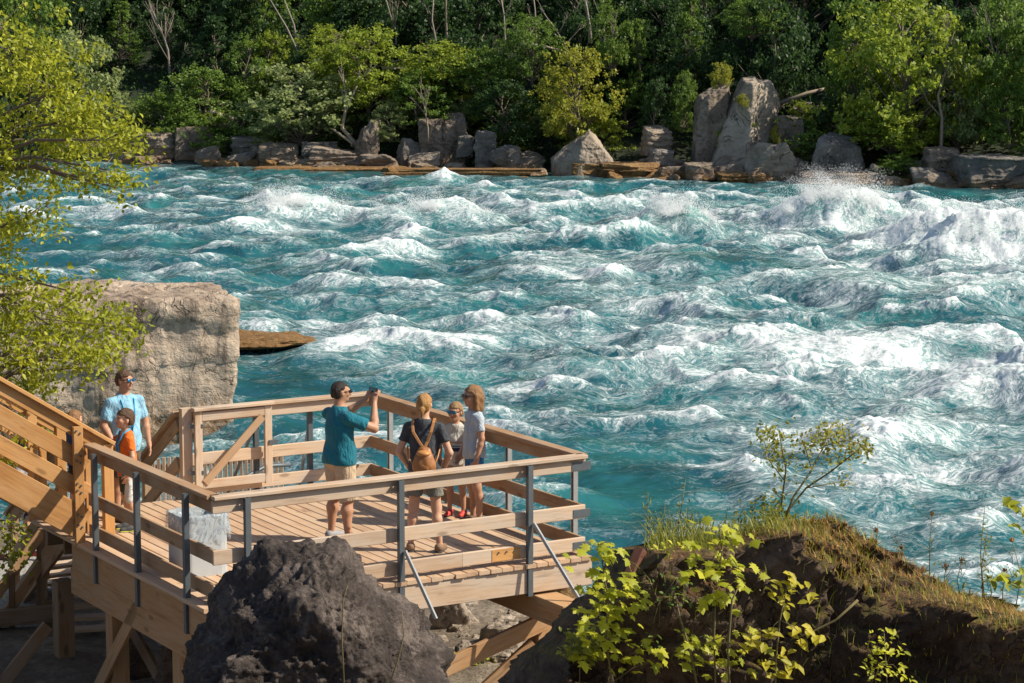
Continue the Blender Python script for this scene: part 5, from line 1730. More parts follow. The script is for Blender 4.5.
        if hair.get('style') == 'bun':
            t.ell(hp(0, -.110, -.035), np.array([.038, .032, .034]) * hs * K, .012)
            t.cap(hp(0, -.115, -.05), hp(.008, -.120, -.125), .026 * hs * K, .010 * hs * K, .015)
        fy, fz = hair.get('front', .055), hair.get('line', .045)
        def post(F, x, y, z):
            L = np.stack(np.broadcast_arrays(x, y, z), 0)
            q = (L / K - hc[:, None, None, None]) / hs
            q = q; lx = Rm[0, 0] * q[0] + Rm[1, 0] * q[1] + Rm[2, 0] * q[2]; ly = Rm[0, 1] * q[0] + Rm[1, 1] * q[1] + Rm[2, 1] * q[2]; lz = Rm[0, 2] * q[0] + Rm[1, 2] * q[1] + Rm[2, 2] * q[2]
            face = np.minimum(ly - (.012 if hair.get('style') != 'bob' else .022) - np.clip(lz - fz + .04, 0, .1) * .6, fz - lz)     # keep hair off the face
            F = np.maximum(F, face * hs * K)
            if hair.get('style') != 'bob':
                ear = np.minimum(np.minimum(ly + .03, .02 - lz), np.abs(lx) - .05)
                F = np.maximum(F, ear * hs * K)
                F = np.maximum(F, (-.064 - lz - np.where(hair.get('style') == 'bun', 1, 0)) * hs * K)
            strand = .0018 * np.sin(np.arctan2(lx, ly + .02) * 40 + lz * 25) + .0016 * np.sin(np.arctan2(lx, ly) * 83 - lz * 40) + .004 * np.sin(lx * 60 + lz * 31) * np.sin(ly * 55 - lz * 40)
            return F + strand * K
        v, f = t.build(post)
        link_mesh('hair', np_mesh('hair', v, f, hair['mat']), rt, keep=False)
    # eyes and eyebrows
    for s_ in (-1, 1):
        t = Sdf(.004); t.ell(hp(s_ * .032, .0865, .008), np.array([.012, .008, .006]) * hs * K, .004, Rm); v, f = t.build()
        link_mesh('eye', np_mesh('eye', v, f, MEYE), rt, keep=False)
    if glasses:
        for s_ in (-1, 1):
            t = Sdf(.0045); t.ell(hp(s_ * .034, .106, .008), np.array([.031, .010, .021]) * hs * K, .004, Rm); v, f = t.build()
            link_mesh('sunglasses_lens', np_mesh('sunglasses_lens', v, f, glasses), rt, keep=False)
        mb = MB(); mb.tube([hp(-.082, .0, .012), hp(-.068, .095, .018), hp(-.02, .116, .018), hp(.02, .116, .018), hp(.068, .095, .018), hp(.082, .0, .012)], .0045 * hs * K, 5)
        mb.build('sunglasses_frame', LENS_D, rt, keep=False)
    return rt, dict(K=K, g=g, hp=hp, sh=sh, sw=sw, nb=nb)
def hair_mat(name, c):
    n = NT(name)
    f = n.noise(n.obj((9, 9, 1.2)), 9, 5, .7, .4)
    n.bump(f, 1.0, .015)
    return n.set(n.ramp(f, [(.32, tuple(q * .45 for q in c)), (.55, c), (.72, tuple(min(1, q * 1.5) for q in c))]), .55, Specular_IOR_Level=.4)
HAIR_D = hair_mat('dark_hair', (.022, .014, .010)); HAIR_B = hair_mat('brown_hair', (.10, .055, .028))
HAIR_BL = hair_mat('blonde_hair', (.42, .22, .07)); HAIR_S = hair_mat('sandy_hair', (.32, .19, .085)); HAIR_L = hair_mat('light_brown_hair', (.28, .145, .06))
FEET = lambda px, py: PZ(px, py, DK)

# man with the phone
mp_ = FEET(341, 541)
m_arms = {'L': ((-.24, .24, 1.37), (-.075, .40, 1.535)), 'R': ((.27, .27, 1.27), (.09, .40, 1.535))}
m_hands = {'L': ((.15, .35, .9), (.8, -.1, .1), (.35, .9, -.2), .75), 'R': ((-.15, .35, .9), (-.8, -.1, .1), (-.35, .9, -.2), .75)}
man, mi = person('man in a teal t-shirt and khaki shorts holding up a phone to photograph the river', mp_, radians(38), 1.83, SKIN_T, m_arms,
    legs={'L': ((-.13, .02, .50), (-.16, -.02, .085), -.2), 'R': ((.13, .02, .50), (.17, -.02, .085), .25)}, build=1.19, head_yaw=-.25,
    shirt=dict(mat=cloth_mat('teal_shirt', (.012, .155, .215)), hem=.88, sleeve=.66, fold=.006), shorts=dict(mat=cloth_mat('khaki', (.52, .40, .27)), hem=.47, waist=.98),
    hair=dict(mat=HAIR_D, vol=.003, line=.068), shoes=dict(mat=simple('grey_shoe', (.25, .25, .27), .7), sole=simple('white_sole', (.6, .6, .6), .7)), glasses=LENS_D, hands=m_hands)
ph = thing('phone', 'black phone held up in both hands of the man in teal', 'phone', (mp_.x, mp_.y, DK), radians(38) - pi / 2)
mb = MB(); mb.beam(np.array((-.080, .452, 1.635)) * mi['K'], np.array((.080, .452, 1.635)) * mi['K'], .011, .080, bev=.003); mb.build('phone_body', simple('phone_black', (.015, .015, .017), .3), ph, keep=False)
mb = MB(); mb.beam(np.array((-.074, .4455, 1.635)) * mi['K'], np.array((.074, .4455, 1.635)) * mi['K'], .001, .070, bev=.0); mb.build('screen', simple('phone_screen', (.02, .03, .04), .08), ph, keep=False)

# woman with the backpack
wp = FEET(425, 551)
w_arms = {'L': ((-.285, -.01, 1.13), (-.20, .12, .93)), 'R': ((.285, -.01, 1.13), (.20, .12, .93))}
woman, wi = person('woman in a charcoal t-shirt with a blonde ponytail wearing a tan leather backpack', wp, radians(82), 1.77, SKIN, w_arms,
    legs={'L': ((-.13, .02, .50), (-.16, -.02, .085), -.15), 'R': ((.13, .02, .50), (.17, -.02, .085), .15)}, build=.97, head_yaw=-.1,
    shirt=dict(mat=cloth_mat('charcoal_shirt', (.052, .058, .068)), hem=.93, sleeve=.55, neck=.085), shorts=dict(mat=cloth_mat('grey_green_shorts', (.185, .185, .155)), hem=.64, waist=1.03, flare=.098),
    hair=dict(mat=HAIR_BL, vol=.008, style='bun', line=.06), shoes=dict(mat=simple('tan_sandal', (.20, .12, .07), .7)))
bkp = thing('backpack', 'small tan leather drawstring backpack worn by the woman in charcoal', 'backpack', (wp.x, wp.y, DK), radians(82) - pi / 2)
LEA = simple('tan_leather', (.31, .125, .036), .5, .3, 14, .4); LEA2 = simple('strap_leather', (.46, .20, .06), .5, .25, 20)
K = wi['K']
t = Sdf(.008)
t.ell(np.array((0.03, -.205, 1.06)) * K, np.array((.120, .085, .132)) * K, .03); t.ell(np.array((0.03, -.20, 1.00)) * K, np.array((.132, .09, .09)) * K, .05); t.cap(np.array((-.01, -.185, 1.19)) * K, np.array((.07, -.185, 1.19)) * K, .03, None, .05)
def pst(F, x, y, z): return F + .004 * np.sin(x * 60) * np.sin(z * 25)
v, f = t.build(pst); link_mesh('bag', np_mesh('bag', v, f, LEA), bkp, keep=False)
t = Sdf(.008); t.ell(np.array((.03, -.275, 1.0)) * K, np.array((.075, .03, .06)) * K, .02); v, f = t.build(); link_mesh('pocket', np_mesh('pocket', v, f, LEA), bkp, keep=False)
t = Sdf(.008); t.ell(np.array((.03, -.215, 1.155)) * K, np.array((.085, .085, .04)) * K, .02); v, f = t.build(); link_mesh('flap', np_mesh('flap', v, f, LEA2), bkp, keep=False)
for s_ in (-1, 1):
    mb = MB(); pts = [(.03, -.195, 1.20), (s_ * .05 + .015, -.165, 1.28), (s_ * .10, -.150, 1.38), (s_ * .118, -.095, 1.475), (s_ * .118, -.01, 1.515), (s_ * .115, .07, 1.45)]
    pts = [np.array(q) * K for q in pts]
    for a, b_ in zip(pts[:-1], pts[1:]):
        mb.beam(a, b_, .030, .010, up=(0, -1, .3), bev=.002)
    mb.build('strap', LEA2, bkp, keep=False)
    mb = MB(); pts = [np.array(q) * K for q in ((s_ * .10 + .03, -.19, 1.0), (s_ * .165, -.12, 1.08), (s_ * .185, -.03, 1.2))]
    mb.tube(pts, .009, 5); mb.build('strap', LEA2, bkp, keep=False)

# boy with blue sunglasses
bp_ = FEET(456, 516)
b_arms = {'L': ((-.27, -.02, 1.11), (-.17, .15, .98)), 'R': ((.27, -.01, 1.13), (.24, .06, .88))}
boy, bi = person('boy in a pale grey striped t-shirt with blue mirrored sunglasses facing the camera', bp_, radians(-108), 1.37, SKIN_T, b_arms, child=.8, build=.92, head_yaw=-.15,
    shirt=dict(mat=cloth_mat('boy_shirt', (.52, .50, .45), [(.80, .845, (.030, .045, .085)), (.855, .868, (.05, .18, .28)), (.895, .915, (.40, .24, .17))]), hem=.84, sleeve=.62), shorts=dict(mat=cloth_mat('boy_khaki', (.42, .30, .19)), hem=.56, waist=.98),
    hair=dict(mat=HAIR_S, vol=.010, line=.055), shoes=dict(mat=simple('red_shoe', (.55, .05, .035), .6), sole=simple('dark_sole', (.03, .03, .035), .7)), glasses=LENS_B, h=.0075)
# girl
gp = FEET(474, 524)
g_arms = {'L': ((-.225, -.02, 1.14), (-.235, .05, .88)), 'R': ((.225, -.02, 1.14), (.20, .10, .90))}
girl, gi = person('girl in a pale blue t-shirt with a light brown bob standing against the right railing', gp, radians(202), 1.64, SKIN_T, g_arms, child=.45, build=.92, head_yaw=.05,
    shirt=dict(mat=cloth_mat('girl_shirt', (.40, .46, .52)), hem=.87, sleeve=.62), shorts=dict(mat=cloth_mat('denim', (.03, .16, .36)), hem=.72, waist=1.0),
    hair=dict(mat=HAIR_L, vol=.012, style='bob', line=.06), shoes=dict(mat=simple('brown_sandal', (.16, .09, .05), .7)), glasses=LENS_D, h=.0075)
# printed letters-like shapes on the girl's shirt: faded patches only
n_ = girl.children
mbp = MB()
# boy in orange
op = FEET(128, 530)
o_arms = {'L': ((-.24, -.02, 1.12), (-.25, .05, .89)), 'R': ((.20, .20, 1.26), (.13, .47, 1.33))}
oboy, oi = person('small boy in an orange t-shirt and dark green shorts reaching for the stair post', op, radians(205), 1.42, SKIN, o_arms, child=.8, build=.92, head_yaw=.1, head_pitch=.15,
    shirt=dict(mat=cloth_mat('orange_shirt', (.80, .16, .02)), hem=.84, sleeve=.6), shorts=dict(mat=cloth_mat('olive_shorts', (.065, .085, .045)), hem=.55, waist=.98),
    hair=dict(mat=HAIR_B, vol=.014, line=.05), shoes=dict(mat=simple('dark_shoe', (.05, .055, .06), .7), sole=simple('lime_sole', (.45, .5, .1), .7)), h=.0075)
jk = MB()
lan = simple('blue_lanyard', (.02, .30, .52), .6)
mb = MB(); Kq = oi['K']
mb.tube([np.array(q) * Kq for q in ((-.07, -.05, 1.50), (-.085, .07, 1.44), (-.05, .135, 1.28), (-.10, .14, 1.02), (-.16, .10, .82))], .012, 5)
mb.tube([np.array(q) * Kq for q in ((.07, -.05, 1.50), (.085, .07, 1.44), (.05, .135, 1.28), (-.10, .14, 1.02))], .012, 5)
mb.build('lanyard', lan, oboy, keep=False)
t = Sdf(.009); t.cap(np.array((-.20, .02, .92)) * Kq, np.array((-.20, .03, .50)) * Kq, .035, .05, .04); t.cap(np.array((-.17, -.05, .90)) * Kq, np.array((-.18, -.06, .56)) * Kq, .03, .045, .04)
v, f = t.build(lambda F, x, y, z: F + .007 * np.sin(x * 70 + z * 12) * np.sin(y * 60))
jo = link_mesh('tied_jacket', np_mesh('tied_jacket', v, f, cloth_mat('jacket', (.55, .55, .53))), None); jo.location = op; jo.rotation_euler = (0, 0, radians(205) - pi / 2)
tag(jo, 'pale grey jacket hanging at the side of the boy in orange', 'jacket')
# man in the light blue shirt
bm_ = FEET(127, 520)
bl_arms = {'L': ((-.28, -.02, 1.15), (-.27, .08, .90)), 'R': ((.27, -.02, 1.15), (.22, .14, .95))}
bman, bmi = person('man in a light blue short sleeved shirt and sunglasses behind the boy in orange', bm_, radians(-52), 1.79, SKIN_T, bl_arms, build=1.08, head_yaw=.35,
    shirt=dict(mat=cloth_mat('light_blue_shirt', (.26, .50, .66)), hem=.84, sleeve=.75, fold=.007, collar=True), shorts=dict(mat=cloth_mat('dark_shorts', (.10, .085, .07)), hem=.53, waist=.98),
    hair=dict(mat=HAIR_B, vol=.010, line=.058), shoes=dict(mat=simple('brown_shoe', (.12, .08, .05), .7)), glasses=LENS_B)
mb = MB(); K = bmi['K']
mb.tube([np.array(q) * K for q in ((-.075, -.05, 1.50), (-.085, .08, 1.44), (-.055, .145, 1.26), (-.01, .155, 1.08))], .010, 5)
mb.tube([np.array(q) * K for q in ((.075, -.05, 1.50), (.085, .08, 1.44), (.055, .145, 1.26), (.01, .155, 1.08))], .010, 5)
mb.build('lanyard', lan, bman, keep=False)
# child half hidden by the stair railing
hp0 = D(uv_at_px(76, 4.5) + .02, 4.5, DK + .20)
ch, _ = person('brown haired child in a dark blue top half hidden behind the stair railing', hp0, radians(40), 1.12, SKIN, {'L': ((-.24, .02, 1.12), (-.2, .16, .98)), 'R': ((.24, .02, 1.12), (.2, .16, .98))}, child=.9, build=.95,
    shirt=dict(mat=cloth_mat('navy_top', (.02, .055, .16)), hem=.80, sleeve=.9), shorts=dict(mat=cloth_mat('dark_trousers', (.05, .05, .06)), hem=.5, waist=.98), hair=dict(mat=HAIR_L, vol=.02, style='bob', line=.06), shoes=dict(mat=simple('white_shoe', (.6, .6, .6), .7)), h=.0085)
# walker on the lower path
wk0 = PZ(26, 560, -1.5)
wk, _ = person('person in dark shorts and red shoes walking on the gravel path under the near tree', wk0, radians(160), 1.70, SKIN, {'L': ((-.25, -.10, 1.14), (-.24, -.02, .90)), 'R': ((.25, .08, 1.14), (.22, .22, .96))},
    legs={'L': ((-.09, .12, .51), (-.09, .20, .085), 0), 'R': ((.09, .02, .49), (.09, -.22, .13), 0)}, shirt=dict(mat=cloth_mat('grey_top', (.30, .31, .33)), hem=.88, sleeve=.62), shorts=dict(mat=cloth_mat('black_shorts', (.03, .03, .035)), hem=.60, waist=.98),
    hair=dict(mat=HAIR_D, vol=.01, line=.055), shoes=dict(mat=simple('red_runner', (.42, .06, .04), .7)), h=.0095)
# ================================================================ NEAR TREE (left edge)
rs_ = np.random.default_rng(9)
nt_root = thing('overhanging_tree', 'sunlit yellow green leafy tree hanging over the left edge of the view', 'tree', PY(-60, 640, 29.5))
LUMPS = [  # px, py, sx, sy, count
 (20, 60, 34, 30, 900), (60, 90, 34, 26, 900), (95, 118, 26, 20, 650), (118, 140, 17, 15, 330), (80, 140, 32, 20, 700), (30, 130, 40, 28, 1000), (108, 170, 14, 14, 240), (55, 168, 30, 15, 480), (10, 180, 26, 24, 520),
 (118, 188, 7, 8, 60), (95, 185, 14, 7, 110), (20, 215, 22, 16, 300), (42, 220, 12, 9, 140), (48, 205, 9, 8, 70), (5, 250, 16, 22, 330), (22, 280, 14, 14, 170), (8, 310, 22, 22, 480), (50, 325, 30, 22, 650), (88, 318, 26, 22, 620), (108, 318, 16, 17, 330), (62, 352, 26, 18, 480), (90, 350, 20, 16, 360), (112, 346, 11, 16, 170), (20, 350, 28, 20, 480), (75, 368, 20, 10, 170), (66, 290, 22, 9, 160), (30, 372, 20, 16, 240),
 (8, 400, 18, 20, 240), (20, 440, 14, 22, 200), (6, 470, 14, 26, 240), (12, 520, 14, 24, 190), (6, 560, 12, 24, 160), (-60, 80, 60, 60, 2200), (-60, 200, 50, 50, 1300), (-70, 330, 50, 60, 1500), (-40, 450, 40, 60, 800), (5, 28, 16, 12, 200)]
cs, ns, ss = [], [], []
mb = MB()
trunk = [PY(-60, 700, 29.5), PY(-52, 560, 29.6), PY(-64, 420, 29.4), PY(-48, 300, 29.5), PY(-60, 180, 29.7), PY(-40, 60, 29.6)]
mb.tube(trunk, [.20, .18, .15, .12, .08, .04], 8)
mb.build('trunk', M['bark'], nt_root)
mb = MB()
for (px, py, sx, sy, cnt) in LUMPS:
    y = 29.2 + rs_.normal(0, .7)
    c = np.array(PY(px, py, y)); k = y / FPX
    m = int(cnt * .78)
    nsub = max(3, m // 34)
    sub = rs_.normal(0, 1, (nsub, 3)) * np.array([sx * k, .55, sy * k]) * .74
    who = rs_.integers(0, nsub, m)
    off_ = rs_.normal(0, 1, (m, 3)) * np.array([.105, .14, .085])
    cs.append(c + sub[who] + off_)
    ns.append(unit_nrm(rs_, m, .55)); ss.append(rs_.uniform(.05, .095, m))
    # limb and twigs to the lump
    ti = min(range(len(trunk)), key=lambda i: abs(trunk[i].z - (c[2] - .5)))
    b0 = trunk[ti]; e = Vector(c)
    m1 = b0.lerp(e, .55) + Vector((0, 0, .22))
    mb.tube([b0, m1, e], [.035, .022, .009], 5, False)
    for q in range(min(10, nsub)):
        mb.tube([m1.lerp(e, rs_.uniform(.3, 1)), Vector(c + sub[q])], [.008, .003], 4, False)
mb.build('branches', M['bark'], nt_root)
cs, ns, ss = np.concatenate(cs), np.concatenate(ns), np.concatenate(ss)
def leaf_six(cent, nrm, size, rs_, aspect=.60):
    """pointed oval leaves folded along the midrib: 6 points, 2 quads"""
    n_ = len(cent)
    t = rs_.normal(0, 1, (n_, 3)); t[:, 2] -= .5; t -= nrm * (t * nrm).sum(1)[:, None]; t /= np.linalg.norm(t, axis=1)[:, None] + 1e-9
    b = np.cross(nrm, t); s = size[:, None]
    p0 = cent - t * s * .5; p3 = cent + t * s * .5 - nrm * s * .10
    a1 = cent - t * s * .12 + b * s * aspect * .5 + nrm * s * .10; a2 = cent + t * s * .20 + b * s * aspect * .40 + nrm * s * .07
    c1 = cent - t * s * .12 - b * s * aspect * .5 + nrm * s * .10; c2 = cent + t * s * .20 - b * s * aspect * .40 + nrm * s * .07
    v = np.stack([p0, a1, a2, p3, c2, c1], 1).reshape(-1, 3)
    i = np.arange(n_)[:, None] * 6
    return v, np.concatenate([i + np.array([[0, 1, 2, 3]]), i + np.array([[0, 3, 4, 5]])])
v, f = leaf_six(cs, ns, ss, rs_)
link_mesh('crown', np_mesh('crown', v, f, M['leaf_near'], False), nt_root)

# ================================================================ PLANTS ON THE BANK
def maple_leaf(c, nrm, tip, s):
    """five lobed leaf outline, base at c, pointing along tip"""
    nrm = np.array(nrm, float); nrm /= np.linalg.norm(nrm); t = np.array(tip, float); t -= nrm * (t @ nrm); t /= np.linalg.norm(t) + 1e-9; b = np.cross(nrm, t)
    out = [(0, 0), (.28, -.08), (.20, .08), (.52, .10), (.36, .28), (.62, .52), (.30, .50), (.24, .66), (0, 1.02), (-.24, .66), (-.30, .50), (-.62, .52), (-.36, .28), (-.52, .10), (-.20, .08), (-.28, -.08)]
    P = [np.array(c) + (b * x + t * y) * s - nrm * (abs(x) * .18 + y * y * .16) * s for x, y in out]
    mid = np.array(c) + t * .38 * s
    return P, mid
def seedling(name, label, base, stem_px, spots, y, mat, size, seed, kind='maple', cat='plant', stem_r=.006):
    """stem_px: pixel polyline of stem, spots: leaf cluster pixels"""
    rr = np.random.default_rng(seed)
    stem = [Vector(PY(a, b, y)) for a, b in stem_px]
    t = thing(name, label, cat, stem[0])
    mb = MB(); stem2 = [stem[0] - Vector((0, -.05, .15))] + stem
    mb.tube(stem2, [stem_r * (1 - .6 * i / len(stem2)) for i in range(len(stem2))], 5)
    V, Fq, nv = [], [], 0
    T3 = []
    for (px, py, m, sp) in spots:
        c = np.array(PY(px, py, y))
        k = y / FPX
        near = min(stem, key=lambda q: (q - Vector(c)).length)
        mb.tube([near, Vector(c) * .5 + near * .5 + Vector((0, 0, .02)), Vector(c)], [stem_r * .5, stem_r * .4, stem_r * .25], 4)
        for q in range(int(m * 1.8)):
            o_ = rr.normal(0, 1, 3) * np.array([sp * k, .05, sp * k * .55])
            lc = c + o_; s = size * rr.uniform(.55, 1.2)
            nm = np.array([rr.normal(.45, .35), rr.normal(-.40, .3), 1.0]); tip = np.array([o_[0] * 6 + rr.normal(0, .5), rr.normal(-.5, .6), -.25])
            if kind == 'maple':
                P_, mid = maple_leaf(lc, nm, tip, s)
                V += P_ + [mid]
                n1 = len(P_)
                T3 += [(nv + i, nv + (i + 1) % n1, nv + n1) for i in range(n1)]
                nv += n1 + 1
            else:
                v_, f_ = leaf_six(lc[None], (nm / np.linalg.norm(nm))[None], np.array([s]), rr, .5)
                V += list(v_); Fq += [tuple(int(i) + nv for i in q_) for q_ in f_]; nv += 6
    mb.build('stem', M['stem'], t)
    fl_ = []
    if T3: fl_.append(np.array(T3))
    if Fq: fl_.append(np.array(Fq))
    link_mesh('leaves', np_mesh('leaves', V, fl_, M[mat], False), t)
    return t
seedling('maple_seedling', 'bright yellow green maple seedling at the left end of the dark bank', None, [(612, 683), (606, 640), (608, 600), (602, 560), (598, 545)],
    [(598, 548, 8, 12), (616, 546, 4, 8), (608, 572, 8, 14), (600, 585, 6, 12), (622, 590, 8, 14), (605, 605, 10, 16), (628, 610, 6, 12), (600, 625, 10, 16), (618, 640, 9, 16), (592, 612, 4, 7), (640, 600, 4, 9), (636, 648, 7, 12), (655, 660, 4, 9), (584, 655, 4, 7), (602, 658, 8, 11)], 11.95, 'leaf_vine', .062, 1)
seedling('maple_seedling', 'tall maple seedling with tiers of yellow leaves in the middle of the bank', None, [(716, 700), (714, 640), (716, 590), (722, 552), (720, 528)],
    [(720, 532, 8, 13), (704, 542, 5, 9), (736, 540, 4, 9), (716, 562, 8, 14), (740, 570, 6, 12), (700, 574, 6, 12), (728, 580, 5, 10), (716, 600, 6, 11), (692, 640, 7, 12), (712, 648, 8, 14), (735, 640, 6, 12), (726, 664, 6, 12), (690, 656, 4, 8)], 11.85, 'leaf_vine', .060, 2)
seedling('ash_seedling', 'pale yellow seedling with pointed leaflets right of the tall maple seedling', None, [(775, 700), (776, 660), (780, 620), (786, 590), (790, 576)],
    [(788, 580, 6, 8), (775, 592, 5, 9), (800, 594, 5, 9), (784, 606, 4, 7), (768, 638, 6, 10), (796, 634, 5, 9), (808, 642, 5, 9), (748, 644, 6, 10), (780, 656, 6, 10), (764, 664, 5, 9), (790, 672, 5, 10)], 11.75, 'leaf_pale', .072, 3, 'oval')
seedling('feathery_seedling', 'feathery light green seedling at the foot of the bank', None, [(888, 700), (886, 665), (884, 632)],
    [(884, 635, 8, 7), (876, 648, 10, 8), (896, 650, 10, 8), (884, 662, 12, 11), (872, 670, 9, 9), (900, 672, 9, 9)], 11.75, 'leaf_vine', .042, 4, 'oval', stem_r=.004)
seedling('leafy_sprig', 'green sprig of leaves entering at the right edge, upper one', None, [(1060, 540), (1035, 520), (1012, 502)], [(1012, 504, 4, 6), (1024, 510, 4, 6), (1020, 528, 3, 5), (1036, 520, 5, 8)], 11.8, 'leaf_near', .075, 5, 'oval', stem_r=.004)
seedling('leafy_sprig', 'green sprig of leaves entering at the right edge, lower one', None, [(1060, 600), (1030, 590), (1000, 577)], [(1004, 578, 4, 8), (1020, 574, 4, 7), (1024, 590, 5, 8), (1040, 596, 5, 8)], 11.8, 'leaf_near', .078, 6, 'oval', stem_r=.004)
# slender sapling on the crest
def sapling(label, branches, leaves, y, seed):
    rr = np.random.default_rng(seed)
    t = thing('sapling', label, 'sapling', PY(*branches[0][0], y))
    mb = MB()
    for i, br in enumerate(branches):
        pts = [PY(a, b, y + .12 * sin(i * 2 + j)) for j, (a, b) in enumerate(br)]
        mb.tube(pts, [(.007 if i < 3 else .0035) * (1 - .65 * j / len(pts)) for j in range(len(pts))], 5)
    cs_, ss_ = [], []
    for (px, py, m, sx, sy) in leaves:
        for q in range(int(m * 3.0)):
            cs_.append(PY(px + rr.normal(0, sx), py + rr.normal(0, sy), y + rr.normal(0, .12))); ss_.append(rr.uniform(.016, .034))
    mb.build('stems', M['stem'], t)
    v, f = leaf_six(np.array([tuple(q) for q in cs_]), unit_nrm(rr, len(cs_), .6), np.array(ss_), rr, .55)
    link_mesh('leaves', np_mesh('leaves', v, f, M['leaf_olive'], False), t)
sapling('slender leaning sapling with small olive leaves on the crest of the bank',
    [[(782, 530), (790, 508), (806, 488), (830, 472), (848, 458), (862, 446)], [(776, 530), (782, 500), (786, 470), (780, 436)], [(780, 530), (794, 496), (812, 470), (824, 446), (832, 424)], [(806, 488), (838, 482), (850, 480)], [(812, 470), (806, 450), (802, 440)], [(824, 446), (846, 440), (868, 446)], [(784, 480), (770, 462), (764, 440)], [(783, 500), (772, 490)]],
    [(776, 436, 30, 9, 7), (768, 452, 22, 8, 7), (784, 464, 20, 8, 8), (832, 430, 34, 10, 6), (850, 444, 36, 11, 6), (822, 442, 28, 10, 7), (862, 448, 22, 7, 5), (840, 458, 18, 9, 5), (804, 444, 20, 7, 6), (806, 470, 14, 8, 8), (840, 482, 8, 8, 3), (766, 434, 12, 5, 5), (776, 506, 40, 9, 10), (764, 516, 50, 11, 8), (786, 520, 40, 9, 6)], 12.95, 3)
# grasses and weeds
def blades(name, label, cat, spots, mat, seed, kind=None, group=None):
    rr = np.random.default_rng(seed)
    V, Fq = [], []
    for (px0, px1, cnt, h0, h1, qa, qb) in spots:
        for i in range(cnt):
            px = rr.uniform(px0, px1)
            # stand on the bank surface
            x = PY(px, 560, 12.6).x
            j = int(np.clip(np.searchsorted(bx, x), 0, len(bx) - 1)); s_i = int(rr.uniform(qa, qb) / 3 * (len(sgrid) - 1)) if qb > 3.1 else int(np.clip(np.searchsorted(sgrid, rr.uniform(qa, qb)), 0, len(sgrid) - 1))
            p = BANKV[s_i, j] - np.array([0, 0, .015])
            hh = rr.uniform(h0, h1); a = rr.uniform(0, 2 * pi); w_ = rr.uniform(.0014, .0042) * (1 + hh)
            ln = rr.normal(0, .75) * hh; dx, dy = cos(a), sin(a)
            b = np.array([-dy, dx, 0]) * w_
            m_ = p + np.array([dx * ln * .35, dy * ln * .35, hh * .6]); e = p + np.array([dx * ln, dy * ln, hh])
            n0 = len(V); V += [p - b, p + b, m_ + b * .7, m_ - b * .7, e]
            Fq.append((n0, n0 + 1, n0 + 2, n0 + 3)); Fq.append((n0 + 3, n0 + 2, n0 + 4, n0 + 4))
    f4 = np.array([q for q in Fq if q[2] != q[3]]); f3 = np.array([q[:3] for q in Fq if q[2] == q[3]])
    tag(link_mesh(name, np_mesh(name, V, [f4, f3], M[mat], False)), label, cat, group, kind)
blades('green_grass', 'green grass and weeds on the crest of the dark bank', 'grass', [(636, 700, 420, .04, .20, 1.3, 2.1), (740, 870, 700, .02, .10, 1.0, 2.0), (850, 1040, 900, .015, .08, 1.0, 2.0), (690, 770, 420, .03, .14, 1.1, 2.0), (570, 640, 80, .03, .12, .9, 1.3), (800, 1030, 420, .05, .12, .75, 1.05), (560, 1000, 420, .03, .12, .3, .95)], 'grass', 1, 'stuff')
blades('dry_grass', 'dry rusty grass on the right half of the bank top', 'grass', [(790, 1040, 3400, .012, .06, 1.0, 2.05), (740, 870, 900, .012, .06, 1.0, 2.0)], 'grass_dry', 2, 'stuff')
# tall weeds along the crest, each a plant of its own
def weed(px, ptop, pbase, label, seed, leafy=True, head=None, group=None, y=12.95, mat='grass'):
    rr = np.random.default_rng(seed)
    b, e = PY(px + rr.normal(0, 2), pbase, y), PY(px, ptop, y)
    t = thing('weed', label, 'weed', b, 0, group)
    m1 = b.lerp(e, .5) + Vector((rr.normal(0, .02), 0, 0))
    mb = MB(); mb.tube([b - Vector((0, 0, .06)), m1, e], [.004, .003, .0018], 4)
    L = (e - b).length
    cs_, ss_ = [], []
    for q in range(int(8 + L * 40) if leafy else 6):
        fr = rr.uniform(.1, .95); p = np.array(b.lerp(e, fr)); cs_.append(p + rr.normal(0, 1, 3) * np.array([.020, .02, .010])); ss_.append(rr.uniform(.02, .045) * (1.2 - fr * .6))
    if not leafy:
        for q in range(6):
            fr = rr.uniform(.45, .95); p = b.lerp(e, fr); d = Vector((rr.normal(0, .05), rr.normal(0, .03), rr.uniform(.03, .08)))
            mb.tube([p, p + d], [.002, .001], 3)
            cs_.append(np.array(p + d)); ss_.append(.018)
    mb.build('stem', M['stem'], t)
    v, f = leaf_six(np.array(cs_), unit_nrm(rr, len(cs_), .5), np.array(ss_), rr, .35)
    link_mesh('leaves', np_mesh('leaves', v, f, M[mat], False), t)
    if head:
        c = np.array(e); m = 34
        v, f = leaf_six(c + rr.normal(0, .006, (m, 3)), unit_nrm(rr, m, .5), np.full(m, .012), rr, .8)
        link_mesh('flower_head', np_mesh('flower_head', v, f, M[head], False), t)
flow = leaf_mat('rusty_flower', (.14, .08, .03), (.34, .20, .07), .3); M['flower'] = flow
WG = 'slender weeds along the crest of the bank'
for i, (px, pt, pb_) in enumerate(((648, 492, 552), (656, 512, 552), (665, 505, 552), (672, 514, 552), (680, 496, 550), (686, 478, 550), (690, 510, 550), (700, 518, 548), (745, 505, 534), (755, 498, 530))):
    weed(px, pt, pb_, 'thin yellow green weed standing in the row left of the sapling', i, True, None, 'yellow green weeds left of the sapling')
for i, (px, pt, pb_) in enumerate(((850, 528, 556), (876, 530, 566), (902, 548, 574), (946, 566, 592), (962, 560, 598), (990, 578, 606), (1005, 570, 610))):
    weed(px, pt, pb_, 'thin stalk with a small rusty flower head on the sloping crest', i + 30, False, 'flower', 'rusty flower stalks on the sloping crest')
